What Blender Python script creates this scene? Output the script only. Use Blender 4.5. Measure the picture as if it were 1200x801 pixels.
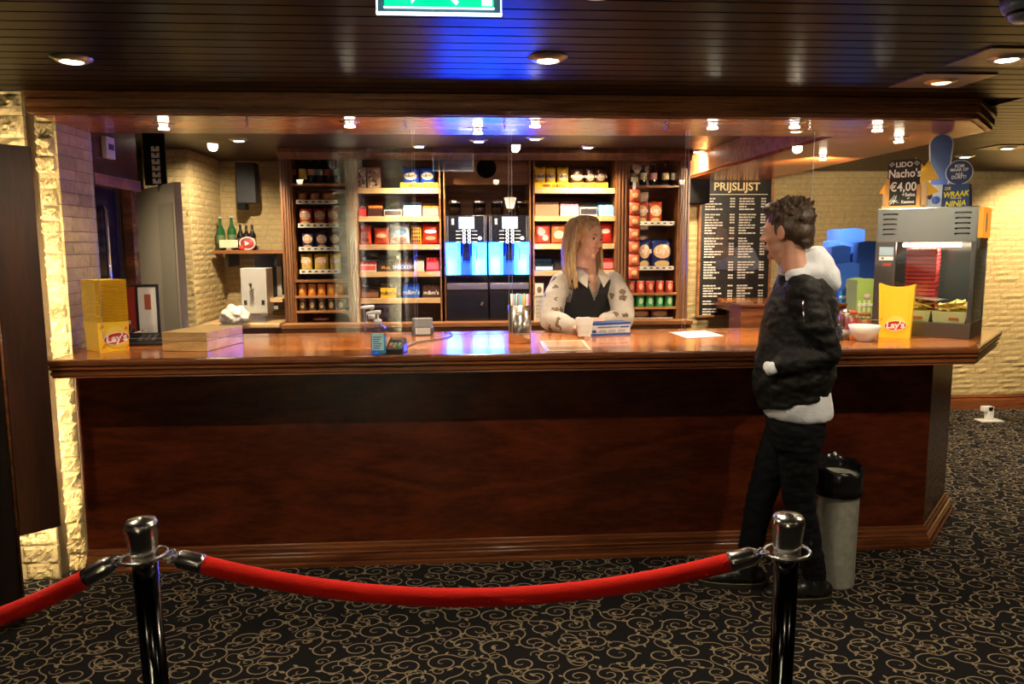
import bpy, bmesh, math, random
import numpy as np
from mathutils import Vector, Matrix, Euler, noise as mnoise
random.seed(7); np.random.seed(7)
R = math.radians
scene = bpy.context.scene
col = scene.collection
for o in list(bpy.data.objects): bpy.data.objects.remove(o)

# ------------------------------------------------------------------ camera
FPX, PITCH, YAW, ROLL, CAMH = 905.0, R(7.1), R(3.8), 0.0045, 1.58
fw = Vector((math.sin(YAW)*math.cos(PITCH), math.cos(YAW)*math.cos(PITCH), -math.sin(PITCH)))
rt0 = Vector((math.cos(YAW), -math.sin(YAW), 0)); up0 = rt0.cross(fw)
rt = rt0*math.cos(ROLL) - up0*math.sin(ROLL); up = up0*math.cos(ROLL) + rt0*math.sin(ROLL)
cd = bpy.data.cameras.new('camera'); cam = bpy.data.objects.new('camera', cd); col.objects.link(cam)
mw = Matrix((rt, up, -fw)).transposed().to_4x4(); mw.translation = (0, 0, CAMH); cam.matrix_world = mw
cd.sensor_width = 36; cd.lens = 36*FPX/1200; cd.clip_start = .02; cd.clip_end = 60
scene.camera = cam
# survey helpers: where the sight line of a photo pixel meets a real plane of the room
def ray(x, y): return fw + rt*((x-600)/FPX) + up*((400.5-y)/FPX)
def PY(x, y, Y): d = ray(x, y); return Vector((0, 0, CAMH)) + d*(Y/d.y)
def PZ(x, y, Z): d = ray(x, y); return Vector((0, 0, CAMH)) + d*((Z-CAMH)/d.z)
def PX(x, y, X): d = ray(x, y); return Vector((0, 0, CAMH)) + d*(X/d.x)

# ------------------------------------------------------------------ world and exposure
w = bpy.data.worlds.new('world'); scene.world = w; w.use_nodes = True
w.node_tree.nodes['Background'].inputs[0].default_value = (.9, .75, .6, 1)
w.node_tree.nodes['Background'].inputs[1].default_value = .004
vs = scene.view_settings
vs.view_transform = 'Standard'; vs.look = 'None'; vs.gamma = 1; vs.use_curve_mapping = False
vs.exposure = 1.22
WARM = (1, .67, .36); WARM2 = (1, .80, .54)
CEIL = 2.33      # ceiling over the serving area
CEILO = 2.245    # plank ceiling of the foyer
SOF = 2.15       # soffit height over the bar
YB = 7.0         # back wall

# ------------------------------------------------------------------ helpers
def tag(o, label=None, cat=None, group=None, kind=None):
    if label: o['label'] = label
    if cat: o['category'] = cat
    if group: o['group'] = group
    if kind: o['kind'] = kind
    return o
def thing(name, label, cat, loc=(0, 0, 0), rz=0, group=None, kind=None):
    o = bpy.data.objects.new(name, None); col.objects.link(o)
    o.location = loc; o.rotation_euler = (0, 0, rz); o.empty_display_size = .05
    return tag(o, label, cat, group, kind)
def link(name, me, m=None, parent=None, smooth=False):
    o = bpy.data.objects.new(name, me); col.objects.link(o)
    if m is not None:
        if len(me.materials) == 0: me.materials.append(m)
    if parent: o.parent = parent
    if smooth:
        me.polygons.foreach_set('use_smooth', [True]*len(me.polygons))
    return o
def copy_tree(o, parent=None, loc=None, rz=None, label=None, group=None, scale=None):
    c = o.copy(); col.objects.link(c); c.parent = parent
    if loc is not None: c.location = loc
    if rz is not None: c.rotation_euler = (0, 0, rz)
    if scale is not None: c.scale = scale
    if label: c['label'] = label
    if group: c['group'] = group
    for ch in list(o.children): copy_tree(ch, c)
    return c
class MB:
    def __init__(s): s.v = []; s.f = []; s.sm = []
    def add(s, vs, fs, smooth=False):
        b = len(s.v); s.v += [tuple(v) for v in vs]
        for f in fs: s.f.append(tuple(b+i for i in f)); s.sm.append(smooth)
        return s
    def box(s, x0, x1, y0, y1, z0, z1):
        return s.add([(x0,y0,z0),(x1,y0,z0),(x1,y1,z0),(x0,y1,z0),(x0,y0,z1),(x1,y0,z1),(x1,y1,z1),(x0,y1,z1)],
                     [(0,3,2,1),(4,5,6,7),(0,1,5,4),(1,2,6,5),(2,3,7,6),(3,0,4,7)])
    def taper(s, x0,x1,y0,y1,z0,z1, tx=1, ty=1):
        cx=(x0+x1)/2; cy=(y0+y1)/2
        def q(x,y,z): return (cx+(x-cx)*tx, cy+(y-cy)*ty, z)
        return s.add([(x0,y0,z0),(x1,y0,z0),(x1,y1,z0),(x0,y1,z0),q(x0,y0,z1),q(x1,y0,z1),q(x1,y1,z1),q(x0,y1,z1)],
                     [(0,3,2,1),(4,5,6,7),(0,1,5,4),(1,2,6,5),(2,3,7,6),(3,0,4,7)])
    def rbox(s, x0, x1, y0, y1, z0, z1, r=.01, seg=4):
        # box with rounded vertical edges
        pts = []
        for cx, cy, a0 in ((x1-r,y1-r,0),(x0+r,y1-r,90),(x0+r,y0+r,180),(x1-r,y0+r,270)):
            for k in range(seg+1):
                a = R(a0+90*k/seg); pts.append((cx+r*math.cos(a), cy+r*math.sin(a)))
        return s.prism(pts, z0, z1)
    def prism(s, pts, z0, z1):
        n = len(pts)
        vs = [(x,y,z0) for x,y in pts]+[(x,y,z1) for x,y in pts]
        fs = [tuple(range(n-1,-1,-1)), tuple(range(n,2*n))]+[(i,(i+1)%n,n+(i+1)%n,n+i) for i in range(n)]
        return s.add(vs, fs)
    def slab(s, pts, y0, y1):
        # polygon in x,z (counter-clockwise seen from -Y) extruded from y0 to y1
        n = len(pts)
        vs = [(x,y0,z) for x,z in pts]+[(x,y1,z) for x,z in pts]
        fs = [tuple(range(n)), tuple(range(2*n-1,n-1,-1))]+[(i,n+i,n+(i+1)%n,(i+1)%n) for i in range(n)]
        return s.add(vs, fs)
    def lathe(s, prof, c=(0,0,0), seg=20, smooth=True, cap=True, sx=1, sy=1):
        vs=[]; fs=[]; n=len(prof)
        for r,z in prof:
            for k in range(seg):
                a=2*math.pi*k/seg; vs.append((c[0]+r*math.cos(a)*sx, c[1]+r*math.sin(a)*sy, c[2]+z))
        for i in range(n-1):
            for k in range(seg):
                k2=(k+1)%seg; fs.append((i*seg+k, i*seg+k2, (i+1)*seg+k2, (i+1)*seg+k))
        s.add(vs, fs, smooth)
        if cap:
            b=len(s.v)-len(vs)
            if prof[0][0]>1e-5: s.f.append(tuple(b+k for k in range(seg-1,-1,-1))); s.sm.append(False)
            if prof[-1][0]>1e-5: s.f.append(tuple(b+(n-1)*seg+k for k in range(seg))); s.sm.append(False)
        return s
    def tube(s, path, r, seg=8, smooth=True, closed=False, cap=True):
        path=[Vector(p) for p in path]; n=len(path)
        rs = r if isinstance(r,(list,tuple)) else [r]*n
        vs=[]; fs=[]; prev=None
        for i,p in enumerate(path):
            a=path[(i-1)%n] if (closed or i>0) else p; b=path[(i+1)%n] if (closed or i<n-1) else p
            t=(b-a).normalized()
            if prev is None:
                ref=Vector((0,0,1)) if abs(t.z)<.9 else Vector((1,0,0)); u=t.cross(ref).normalized()
            else: u=(prev-t*prev.dot(t)).normalized()
            prev=u; w_=t.cross(u)
            for k in range(seg):
                an=2*math.pi*k/seg; vs.append(p+(u*math.cos(an)+w_*math.sin(an))*rs[i])
        m=n if closed else n-1
        for i in range(m):
            j=(i+1)%n
            for k in range(seg):
                k2=(k+1)%seg; fs.append((i*seg+k,i*seg+k2,j*seg+k2,j*seg+k))
        s.add(vs,fs,smooth)
        if cap and not closed:
            b=len(s.v)-len(vs)
            s.f.append(tuple(b+k for k in range(seg-1,-1,-1))); s.sm.append(False)
            s.f.append(tuple(b+(n-1)*seg+k for k in range(seg))); s.sm.append(False)
        return s
    def sweep(s, prof, path, closed_prof=True, smooth=False):
        # prof: (outward, z); path: (x, y) with outward on the right-hand side of travel
        n=len(path); m=len(prof); vs=[]; fs=[]
        for i in range(n):
            p=Vector(path[i]).to_2d()
            d0=(p-Vector(path[i-1]).to_2d()).normalized() if i>0 else None
            d1=(Vector(path[i+1]).to_2d()-p).normalized() if i<n-1 else None
            n0=Vector((d0.y,-d0.x)) if d0 else None; n1=Vector((d1.y,-d1.x)) if d1 else None
            if n0 and n1:
                b=(n0+n1).normalized(); b=b/b.dot(n0)
            else: b=n0 or n1
            for o_,z in prof: vs.append((p.x+b.x*o_, p.y+b.y*o_, z))
        mm=m if closed_prof else m-1
        for i in range(n-1):
            for k in range(mm):
                k2=(k+1)%m; fs.append((i*m+k,(i+1)*m+k,(i+1)*m+k2,i*m+k2))
        if closed_prof:
            fs.append(tuple(range(m))); fs.append(tuple((n-1)*m+k for k in range(m-1,-1,-1)))
        return s.add(vs,fs,smooth)
    def ellipsoid(s, c, r, seg=16, rings=10, smooth=True):
        prof=[]
        vs=[];fs=[]
        for i in range(rings+1):
            t=math.pi*i/rings
            for k in range(seg):
                a=2*math.pi*k/seg
                vs.append((c[0]+r[0]*math.sin(t)*math.cos(a), c[1]+r[1]*math.sin(t)*math.sin(a), c[2]-r[2]*math.cos(t)))
        for i in range(rings):
            for k in range(seg):
                k2=(k+1)%seg; fs.append((i*seg+k,i*seg+k2,(i+1)*seg+k2,(i+1)*seg+k))
        return s.add(vs,fs,smooth)
    def mesh(s, name):
        me=bpy.data.meshes.new(name); me.from_pydata(s.v,[],s.f); me.update()
        me.polygons.foreach_set('use_smooth', s.sm)
        return me
    def fixed(s, name):
        me=s.mesh(name); bm=bmesh.new(); bm.from_mesh(me)
        bmesh.ops.remove_doubles(bm, verts=bm.verts, dist=1e-5)
        bmesh.ops.recalc_face_normals(bm, faces=bm.faces); bm.to_mesh(me); bm.free(); return me
    def build(s, name, m, parent=None, bevel=0, seg=2, fix=True):
        me=s.fixed(name) if fix else s.mesh(name); me.materials.append(m)
        o=bpy.data.objects.new(name,me); col.objects.link(o)
        if parent: o.parent=parent
        if bevel:
            b=o.modifiers.new('bevel','BEVEL'); b.width=bevel; b.segments=seg; b.limit_method='ANGLE'; b.angle_limit=R(35)
        return o
def box(name, m, x0,x1,y0,y1,z0,z1, parent=None, bevel=0):
    return MB().box(min(x0,x1),max(x0,x1),min(y0,y1),max(y0,y1),min(z0,z1),max(z0,z1)).build(name,m,parent,bevel)
def evaluated(o, name):
    dg=bpy.context.evaluated_depsgraph_get(); me=bpy.data.meshes.new_from_object(o.evaluated_get(dg)); me.name=name; return me
_txt={}
def lettering(body, size, m, parent=None, loc=(0,0,0), rot=(R(90),0,0), align='CENTER', extrude=.0006, sx=1, shear=0, bold=0, name='lettering'):
    key=(body,size,align,extrude,shear,bold)
    if key not in _txt:
        cu=bpy.data.curves.new('t','FONT'); cu.body=body; cu.size=size; cu.align_x=align; cu.extrude=extrude
        cu.shear=shear; cu.offset=bold; cu.resolution_u=3
        t=bpy.data.objects.new('t',cu); col.objects.link(t)
        me=evaluated(t,'lettering'); bpy.data.objects.remove(t); bpy.data.curves.remove(cu); _txt[key]=me
    me=_txt[key].copy(); me.materials.clear(); me.materials.append(m)
    o=bpy.data.objects.new(name,me); col.objects.link(o); o.location=loc; o.rotation_euler=rot; o.scale=(sx,1,1)
    if parent: o.parent=parent
    return o

# ------------------------------------------------------------------ materials
M={}
def mat(name, c=(.5,.5,.5), rough=.5, metal=0, spec=.5, emit=None, es=0, coat=0, bump=0, bscale=60, trans=0, var=0, vscale=8, sheen=0, aniso=0):
    if name in M: return M[name]
    m=bpy.data.materials.new(name); m.use_nodes=True; nt=m.node_tree; b=nt.nodes['Principled BSDF']
    b.inputs['Base Color'].default_value=(*c,1); b.inputs['Roughness'].default_value=rough; b.inputs['Metallic'].default_value=metal
    b.inputs['Specular IOR Level'].default_value=spec
    if coat: b.inputs['Coat Weight'].default_value=coat; b.inputs['Coat Roughness'].default_value=.08
    if trans: b.inputs['Transmission Weight'].default_value=trans
    if sheen: b.inputs['Sheen Weight'].default_value=sheen
    if aniso: b.inputs['Anisotropic'].default_value=aniso
    if emit: b.inputs['Emission Color'].default_value=(*emit,1); b.inputs['Emission Strength'].default_value=es
    if bump or var:
        tc=nt.nodes.new('ShaderNodeTexCoord')
    if bump:
        n=nt.nodes.new('ShaderNodeTexNoise'); n.inputs['Scale'].default_value=bscale; n.inputs['Detail'].default_value=4
        bp=nt.nodes.new('ShaderNodeBump'); bp.inputs['Strength'].default_value=bump; bp.inputs['Distance'].default_value=.01
        nt.links.new(tc.outputs['Object'],n.inputs['Vector']); nt.links.new(n.outputs['Fac'],bp.inputs['Height']); nt.links.new(bp.outputs['Normal'],b.inputs['Normal'])
    if var:
        n=nt.nodes.new('ShaderNodeTexNoise'); n.inputs['Scale'].default_value=vscale; n.inputs['Detail'].default_value=5
        cr=nt.nodes.new('ShaderNodeValToRGB'); cr.color_ramp.elements[0].position=.3; cr.color_ramp.elements[1].position=.7
        cr.color_ramp.elements[0].color=(*[x*(1-var) for x in c],1); cr.color_ramp.elements[1].color=(*[min(1,x*(1+var)) for x in c],1)
        nt.links.new(tc.outputs['Object'],n.inputs['Vector']); nt.links.new(n.outputs['Fac'],cr.inputs['Fac']); nt.links.new(cr.outputs['Color'],b.inputs['Base Color'])
    M[name]=m; return m
def wood(name, dark, light, rough=.3, scale=(1.2,14,14), rings=6, coat=0, bump=.05, axis=None, detail=1.0, spec=.5):
    if name in M: return M[name]
    m=bpy.data.materials.new(name); m.use_nodes=True; nt=m.node_tree; N=nt.nodes; L=nt.links; b=N['Principled BSDF']
    tc=N.new('ShaderNodeTexCoord'); mp=N.new('ShaderNodeMapping'); mp.inputs['Scale'].default_value=scale
    L.new(tc.outputs['Object'],mp.inputs['Vector'])
    n1=N.new('ShaderNodeTexNoise'); n1.inputs['Scale'].default_value=.55; n1.inputs['Detail'].default_value=2.5; n1.inputs['Distortion'].default_value=.6
    L.new(mp.outputs['Vector'],n1.inputs['Vector'])
    mu=N.new('ShaderNodeMath'); mu.operation='MULTIPLY'; mu.inputs[1].default_value=rings*2*math.pi; L.new(n1.outputs['Fac'],mu.inputs[0])
    si=N.new('ShaderNodeMath'); si.operation='SINE'; L.new(mu.outputs[0],si.inputs[0])
    n2=N.new('ShaderNodeTexNoise'); n2.inputs['Scale'].default_value=9; n2.inputs['Detail'].default_value=6; n2.inputs['Roughness'].default_value=.65; L.new(mp.outputs['Vector'],n2.inputs['Vector'])
    ma=N.new('ShaderNodeMath'); ma.operation='MULTIPLY_ADD'; ma.inputs[1].default_value=.16*detail; ma.inputs[2].default_value=0; L.new(si.outputs[0],ma.inputs[0])
    ad=N.new('ShaderNodeMath'); ad.operation='ADD'; L.new(ma.outputs[0],ad.inputs[0]); L.new(n2.outputs['Fac'],ad.inputs[1])
    cr=N.new('ShaderNodeValToRGB'); e=cr.color_ramp.elements; e[0].position=.28; e[1].position=.72; e[0].color=(*dark,1); e[1].color=(*light,1)
    L.new(ad.outputs[0],cr.inputs['Fac']); L.new(cr.outputs['Color'],b.inputs['Base Color'])
    b.inputs['Roughness'].default_value=rough; b.inputs['Specular IOR Level'].default_value=spec
    if coat: b.inputs['Coat Weight'].default_value=coat; b.inputs['Coat Roughness'].default_value=.06
    if bump:
        bp=N.new('ShaderNodeBump'); bp.inputs['Strength'].default_value=bump; bp.inputs['Distance'].default_value=.004
        L.new(ad.outputs[0],bp.inputs['Height']); L.new(bp.outputs['Normal'],b.inputs['Normal'])
    M[name]=m; return m
def stone_mat(name, c, var=.3, rough=.85, bump=.6):
    m=bpy.data.materials.new(name); m.use_nodes=True; nt=m.node_tree; N=nt.nodes; L=nt.links; b=N['Principled BSDF']
    tc=N.new('ShaderNodeTexCoord'); oi=N.new('ShaderNodeObjectInfo')
    n=N.new('ShaderNodeTexNoise'); n.inputs['Scale'].default_value=14; n.inputs['Detail'].default_value=6; L.new(tc.outputs['Object'],n.inputs['Vector'])
    ge=N.new('ShaderNodeNewGeometry')
    n3=N.new('ShaderNodeTexNoise'); n3.inputs['Scale'].default_value=30; n3.inputs['Detail'].default_value=5; n3.inputs['Roughness'].default_value=.7; L.new(ge.outputs['Position'],n3.inputs['Vector'])
    cr=N.new('ShaderNodeValToRGB'); e=cr.color_ramp.elements; e[0].position=.3; e[1].position=.75
    e[0].color=(*[x*(1-var) for x in c],1); e[1].color=(*[min(1,x*(1+var*.6)) for x in c],1)
    L.new(n3.outputs['Fac'],cr.inputs['Fac'])
    hs=N.new('ShaderNodeHueSaturation'); mr=N.new('ShaderNodeMapRange'); mr.inputs['To Min'].default_value=.75; mr.inputs['To Max'].default_value=1.2
    L.new(oi.outputs['Random'],mr.inputs['Value']); L.new(mr.outputs[0],hs.inputs['Value']); L.new(cr.outputs['Color'],hs.inputs['Color']); L.new(hs.outputs['Color'],b.inputs['Base Color'])
    bp=N.new('ShaderNodeBump'); bp.inputs['Strength'].default_value=bump; bp.inputs['Distance'].default_value=.012
    L.new(n3.outputs['Fac'],bp.inputs['Height']); L.new(bp.outputs['Normal'],b.inputs['Normal']); b.inputs['Roughness'].default_value=rough
    b.inputs['Specular IOR Level'].default_value=.2
    M[name]=m; return m
def clear_glass(name, tint=(1,1,1), refl=1.0, rough=0.0):
    m=bpy.data.materials.new(name); m.use_nodes=True; nt=m.node_tree; N=nt.nodes; L=nt.links
    N.remove(N['Principled BSDF']); out=N['Material Output']
    t=N.new('ShaderNodeBsdfTransparent'); t.inputs[0].default_value=(*tint,1)
    g=N.new('ShaderNodeBsdfGlossy'); g.inputs['Roughness'].default_value=rough
    fr=N.new('ShaderNodeFresnel'); ge=N.new('ShaderNodeNewGeometry'); io=N.new('ShaderNodeMath'); io.operation='MULTIPLY_ADD'; io.inputs[1].default_value=1/1.5-1.5; io.inputs[2].default_value=1.5; L.new(ge.outputs['Backfacing'],io.inputs[0]); L.new(io.outputs[0],fr.inputs[0])
    mu=N.new('ShaderNodeMath'); mu.operation='MULTIPLY'; mu.inputs[1].default_value=refl; L.new(fr.outputs[0],mu.inputs[0])
    mx=N.new('ShaderNodeMixShader'); L.new(mu.outputs[0],mx.inputs[0]); L.new(t.outputs[0],mx.inputs[1]); L.new(g.outputs[0],mx.inputs[2]); L.new(mx.outputs[0],out.inputs[0])
    M[name]=m; return m
mahog=wood('mahogany_panel',(.046,.0080,.0020),(.110,.0195,.005),rough=.26,scale=(1.3,8,5),rings=6,detail=.8,bump=.03)
mahog_l=wood('mahogany_trim',(.07,.020,.007),(.20,.066,.022),rough=.25,scale=(1.0,20,20),rings=3,bump=.04,coat=.5)
beamw=wood('beam_wood',(.24,.085,.030),(.55,.23,.09),rough=.38,scale=(.8,18,18),rings=4)
soffw=wood('soffit_wood',(.21,.055,.012),(.42,.130,.032),spec=.3,rough=.22,scale=(.8,12,12),rings=4)
topw=wood('countertop_wood',(.29,.080,.014),(.54,.19,.040),rough=.18,scale=(.7,9,9),rings=4,coat=.25,bump=.02,spec=.4)
shelfw=wood('shelf_wood',(.20,.070,.020),(.40,.175,.060),rough=.4,scale=(1,16,16),rings=3)
shelfl=wood('shelf_edge_wood',(.52,.33,.15),(.75,.52,.27),rough=.4,scale=(1.5,20,20),rings=2)
ceilw=wood('ceiling_plank_wood',(.016,.007,.0018),(.034,.015,.004),spec=.03,rough=.30,scale=(.6,30,30),rings=2,bump=.06)
bamboo=wood('bamboo',(.50,.32,.12),(.70,.50,.22),rough=.35,scale=(2,25,25),rings=2)
doorw=wood('door_wood',(.020,.006,.0025),(.050,.015,.006),rough=.35,scale=(8,8,.9),rings=3)
dark_gap=mat('dark_recess',(.006,.004,.003),.9)
stone=stone_mat('split_stone',(.55,.44,.23),bump=1.0)
stone2=stone_mat('stone_brick',(.50,.39,.19),var=.25,bump=.35)
mortar=mat('mortar',(.20,.15,.09),.95,bump=.5,bscale=80)
chrome=mat('chrome',(.72,.72,.72),.12,1)
steel=mat('brushed_steel',(.55,.54,.52),.3,1)
black=mat('black_plastic',(.012,.012,.013),.4)
blackm=mat('black_matte',(.006,.006,.006),.85,spec=.1)
white=mat('white_plastic',(.75,.75,.74),.4)
paper=mat('white_paper',(.80,.79,.76),.7)
pglass=clear_glass('hanging_acrylic',(.965,.965,.96),1.7)
bglass=clear_glass('bottle_clear',(.93,.95,.96),1.5)
# ================================================================== structure
def struct(o, **k): o['kind']='structure'; return o
floor=struct(box('floor',mat('carpet_black',(.010,.0095,.011),.98,bump=.6,bscale=400,spec=.1),-6,7,-2.6,YB+.2,-.05,0))
# carpet scrollwork: woven ribbons of beige thread lying in the pile
def carpet():
    rng=random.Random(3); mb=MB(); Z=.0012
    def ribbon(pts,wd):
        n=len(pts); vs=[]; fs=[]
        for i,p in enumerate(pts):
            a=pts[max(0,i-1)]; b=pts[min(n-1,i+1)]; tx,ty=b[0]-a[0],b[1]-a[1]; l=math.hypot(tx,ty) or 1
            ww=wd*(.45+.55*math.sin(math.pi*min(1,max(.08,(i+.6)/n*.95))))
            nx,ny=-ty/l*ww,tx/l*ww
            vs+=[(p[0]+nx,p[1]+ny,Z),(p[0]-nx,p[1]-ny,Z)]
        for i in range(n-1): fs.append((2*i,2*i+1,2*i+3,2*i+2))
        mb.add(vs,fs)
    def leaf(x,y,a,l):
        c,s=math.cos(a),math.sin(a); vs=[]
        for u,v in ((0,0),(.35,.24),(.7,.2),(1,0),(.7,-.16),(.35,-.22)): vs.append((x+(u*c-v*s)*l,y+(u*s+v*c)*l,Z))
        mb.add(vs,[(0,1,2,3,4,5)])
    cell=.137; 
    y=1.9
    row=0
    while y<YB:
        x=-3.3+(row%2)*cell*.5
        while x<6.4:
            vis=True
            if y>3.75 and x<2.3: vis=False
            if vis:
                cx=x+rng.uniform(-.022,.022); cy=y+rng.uniform(-.022,.022); h=rng.choice((-1,1)); a0=rng.uniform(0,6.28); rr=cell*rng.uniform(.40,.56); turns=rng.uniform(1.35,1.75)
                pts=[]; n=26
                for i in range(n+1):
                    t=i/n; r=rr*(.10+.90*t**.85); a=a0+h*turns*2*math.pi*t; pts.append((cx+r*math.cos(a),cy+r*math.sin(a)*.86))
                # tail sweeping away from the coil into an opposite curl
                ex,ey=pts[-1]; ta=math.atan2(pts[-1][1]-pts[-2][1],pts[-1][0]-pts[-2][0])
                tail=[]; ang=ta
                for i in range(9):
                    ang-=h*(.10+.07*i); ex+=math.cos(ang)*.0135; ey+=math.sin(ang)*.0135; tail.append((ex,ey))
                ribbon(pts+tail,.0031)
                leaf(*tail[-1],ang,.032)
                i=rng.randrange(15,22); la=math.atan2(pts[i][1]-pts[i-1][1],pts[i][0]-pts[i-1][0])-h*.7
                leaf(*pts[i],la,.030)
                i=rng.randrange(22,26); la=math.atan2(pts[i][1]-pts[i-1][1],pts[i][0]-pts[i-1][0])-h*.9
                leaf(*pts[i],la,.024)
                # small companion curl in the gap
                qx=cx+cell*.5; qy=cy+cell*.46; a1=rng.uniform(0,6.28); h2=-h; q=[]
                for i in range(13):
                    t=i/12; r=.030*(.15+.85*t); a=a1+h2*1.1*2*math.pi*t; q.append((qx+r*math.cos(a),qy+r*math.sin(a)*.9))
                ribbon(q,.0026)
            x+=cell
        y+=cell*.92; row+=1
    o=mb.build('scroll_pattern',mat('carpet_beige',(.20,.155,.095),.95,sheen=.1),floor,fix=False); o['kind']='stuff'
carpet()
# ceiling of narrow planks running along the bar
ceiling=struct(box('ceiling',dark_gap,-6,7,-2.6,3.62,CEILO+.012,CEILO+.06)); YC=3.60
box('backing',dark_gap,2.6,7,3.62,YB,CEILO+.012,CEILO+.06,ceiling)
ci=struct(box('ceiling_bar',wood('bar_ceiling_wood',(.030,.014,.006),(.06,.030,.013),rough=.4),-6,2.7,3.62,YB+.1,CEIL,CEIL+.05))
pitch=.094; plank_me=None; yy=-2.6
while yy<YB:
    if plank_me is None:
        o=MB().box(-6,7,0,pitch-.010,CEILO,CEILO+.011).build('plank',ceilw,ceiling,bevel=.002); plank_me=o.data; o.location.y=yy
    else:
        if yy+pitch>3.6 and YC==3.60: YC=0; o=MB().box(2.6,7,0,pitch-.010,CEILO,CEILO+.011).build('plank',ceilw,None,bevel=.002); plank_me=o.data; bpy.data.objects.remove(o)
        o=bpy.data.objects.new('plank',plank_me); col.objects.link(o); o.parent=ceiling; o.location.y=yy
    yy+=pitch
# walls
wallm=mat('dark_wall',(.045,.030,.018),.8)
wb=struct(box('wall_back',mortar,-6,7,YB,YB+.1,0,CEIL+.05))
wrear=struct(box('wall_rear',wallm,-6,7,-2.7,-2.6,0,CEIL+.05))
wr=struct(box('wall_right',wallm,6.9,7,-2.6,YB,0,CEIL+.05))
wl=struct(box('wall_left',wallm,-6.1,-6,-2.6,YB,0,CEIL+.05))
def rock(nx,nz,rel,seed,edge=.5):
    # rock-faced brick in the unit square x,z, proud of y=0 towards -y
    vs=[];fs=[]
    for j in range(nz+1):
        for i in range(nx+1):
            u=i/nx; v=j/nz; e=min(min(u,1-u)*nx,min(v,1-v)*nz,1)
            d=rel*(.25+.75*e)*(0.55+.75*mnoise.noise((u*2.3+seed*7.1,v*1.4,seed*3.3))+.35*mnoise.noise((u*6+seed,v*4,seed)))
            vs.append((u,-max(d,.0015),v))
    for j in range(nz):
        for i in range(nx):
            a=j*(nx+1)+i; fs.append((a,a+1,a+nx+2,a+nx+1))
    b=len(vs); n1=nx+1
    ring=[i for i in range(nx+1)]+[j*n1+nx for j in range(1,nz+1)]+[nz*n1+i for i in range(nx-1,-1,-1)]+[j*n1 for j in range(nz-1,0,-1)]
    for r in ring: vs.append((vs[r][0],0.02,vs[r][2]))
    m=len(ring)
    for k in range(m): fs.append((ring[(k+1)%m],ring[k],b+k,b+(k+1)%m))
    return vs,fs
rocks=[]
for s_ in range(8):
    v_,f_=rock(14,7,.020,s_); v2=[]
    for p_ in v_:
        if p_[1]<=0: 
            e_=min(min(p_[0],1-p_[0])*8,min(p_[2],1-p_[2])*4,1); n_=mnoise.noise((p_[0]*7+s_*5,p_[2]*5,s_*2.2)); n2_=mnoise.noise((p_[0]*15+s_*5,p_[2]*10,s_*4.2))
            v2.append((p_[0],p_[1]-e_*(.016*n_+.010*n2_),p_[2]))
        else: v2.append(p_)
    rocks.append((v2,f_))
rock_me=[]
for vs_,fs_ in rocks:
    mb=MB().add(vs_,fs_); me=mb.mesh('brick'); me.materials.append(stone); rock_me.append(me)
rock2=[rock(6,3,.007,s+20) for s in range(7)]; rock2_me=[]
for vs_,fs_ in rock2:
    me=MB().add(vs_,fs_).mesh('brick'); me.materials.append(stone2); rock2_me.append(me)
def bricks(parent, origin, rz, W, z0, z1, ch, ln, meshes, seed, relief=1.0, gap=.004):
    # laid courses as single bricks: local x along the wall, facing local -y
    rng=random.Random(seed); z=z0; cr=0; c,s=math.cos(rz),math.sin(rz)
    while z<z1-.01:
        h=min(ch*rng.uniform(.85,1.2),z1-z); x=0; first=True
        while x<W-.001:
            l=rng.uniform(*ln); 
            if first: l*=rng.uniform(.4,1); first=False
            if W-x-l<ln[0]*.45: l=W-x
            o=bpy.data.objects.new('brick',rng.choice(meshes)); col.objects.link(o); o.parent=parent
            o.location=(origin[0]+c*x,origin[1]+s*x,z); o.rotation_euler=(0,0,rz); o.scale=(l-gap,relief*rng.uniform(.7,1.3),h-gap)
            x+=l
        z+=h
def brick_field(name, parent, origin, rz, W, z0, z1, ch, ln, seed, m, rel=.007, nx=4, nz=2):
    # distant courses: real bricks joined into one surface
    rng=random.Random(seed); mb=MB(); z=z0; c,s=math.cos(rz),math.sin(rz); lib=[rock(nx,nz,rel,k+50) for k in range(9)]
    while z<z1-.01:
        h=min(ch*rng.uniform(.85,1.2),z1-z); x=-rng.uniform(0,ln[0])
        while x<W-.001:
            l=rng.uniform(*ln); x0=max(0,x); x1=min(W,x+l)
            if x1-x0>.012:
                vs_,fs_=rng.choice(lib); k=rng.uniform(.5,1.5)
                mb.add([(origin[0]+c*(x0+v[0]*(x1-x0-.003))-s*v[1]*k, origin[1]+s*(x0+v[0]*(x1-x0-.003))+c*v[1]*k, z+v[2]*(h-.003)) for v in vs_],fs_)
            x+=l
        z+=h
    o=mb.build(name,m,parent,fix=False); o['kind']='stuff'; return o
# back wall stone facing, both sides of the shelving
brick_field('stone_facing',wb,(1.75,YB),0,5.1,.14,CEIL,.052,(.14,.30),5,stone2,rel=.012)
brick_field('stone_facing',wb,(-2.4,YB),0,.95,.5,CEIL,.050,(.12,.26),6,stone2)
struct(MB().sweep([(0,.0),(.02,.0),(.02,.09),(.012,.11),(.016,.12),(.006,.14),(0,.14)],[(2.9,YB-.012),(6.9,YB-.012)]).build('baseboard_back',mahog_l))
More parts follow.
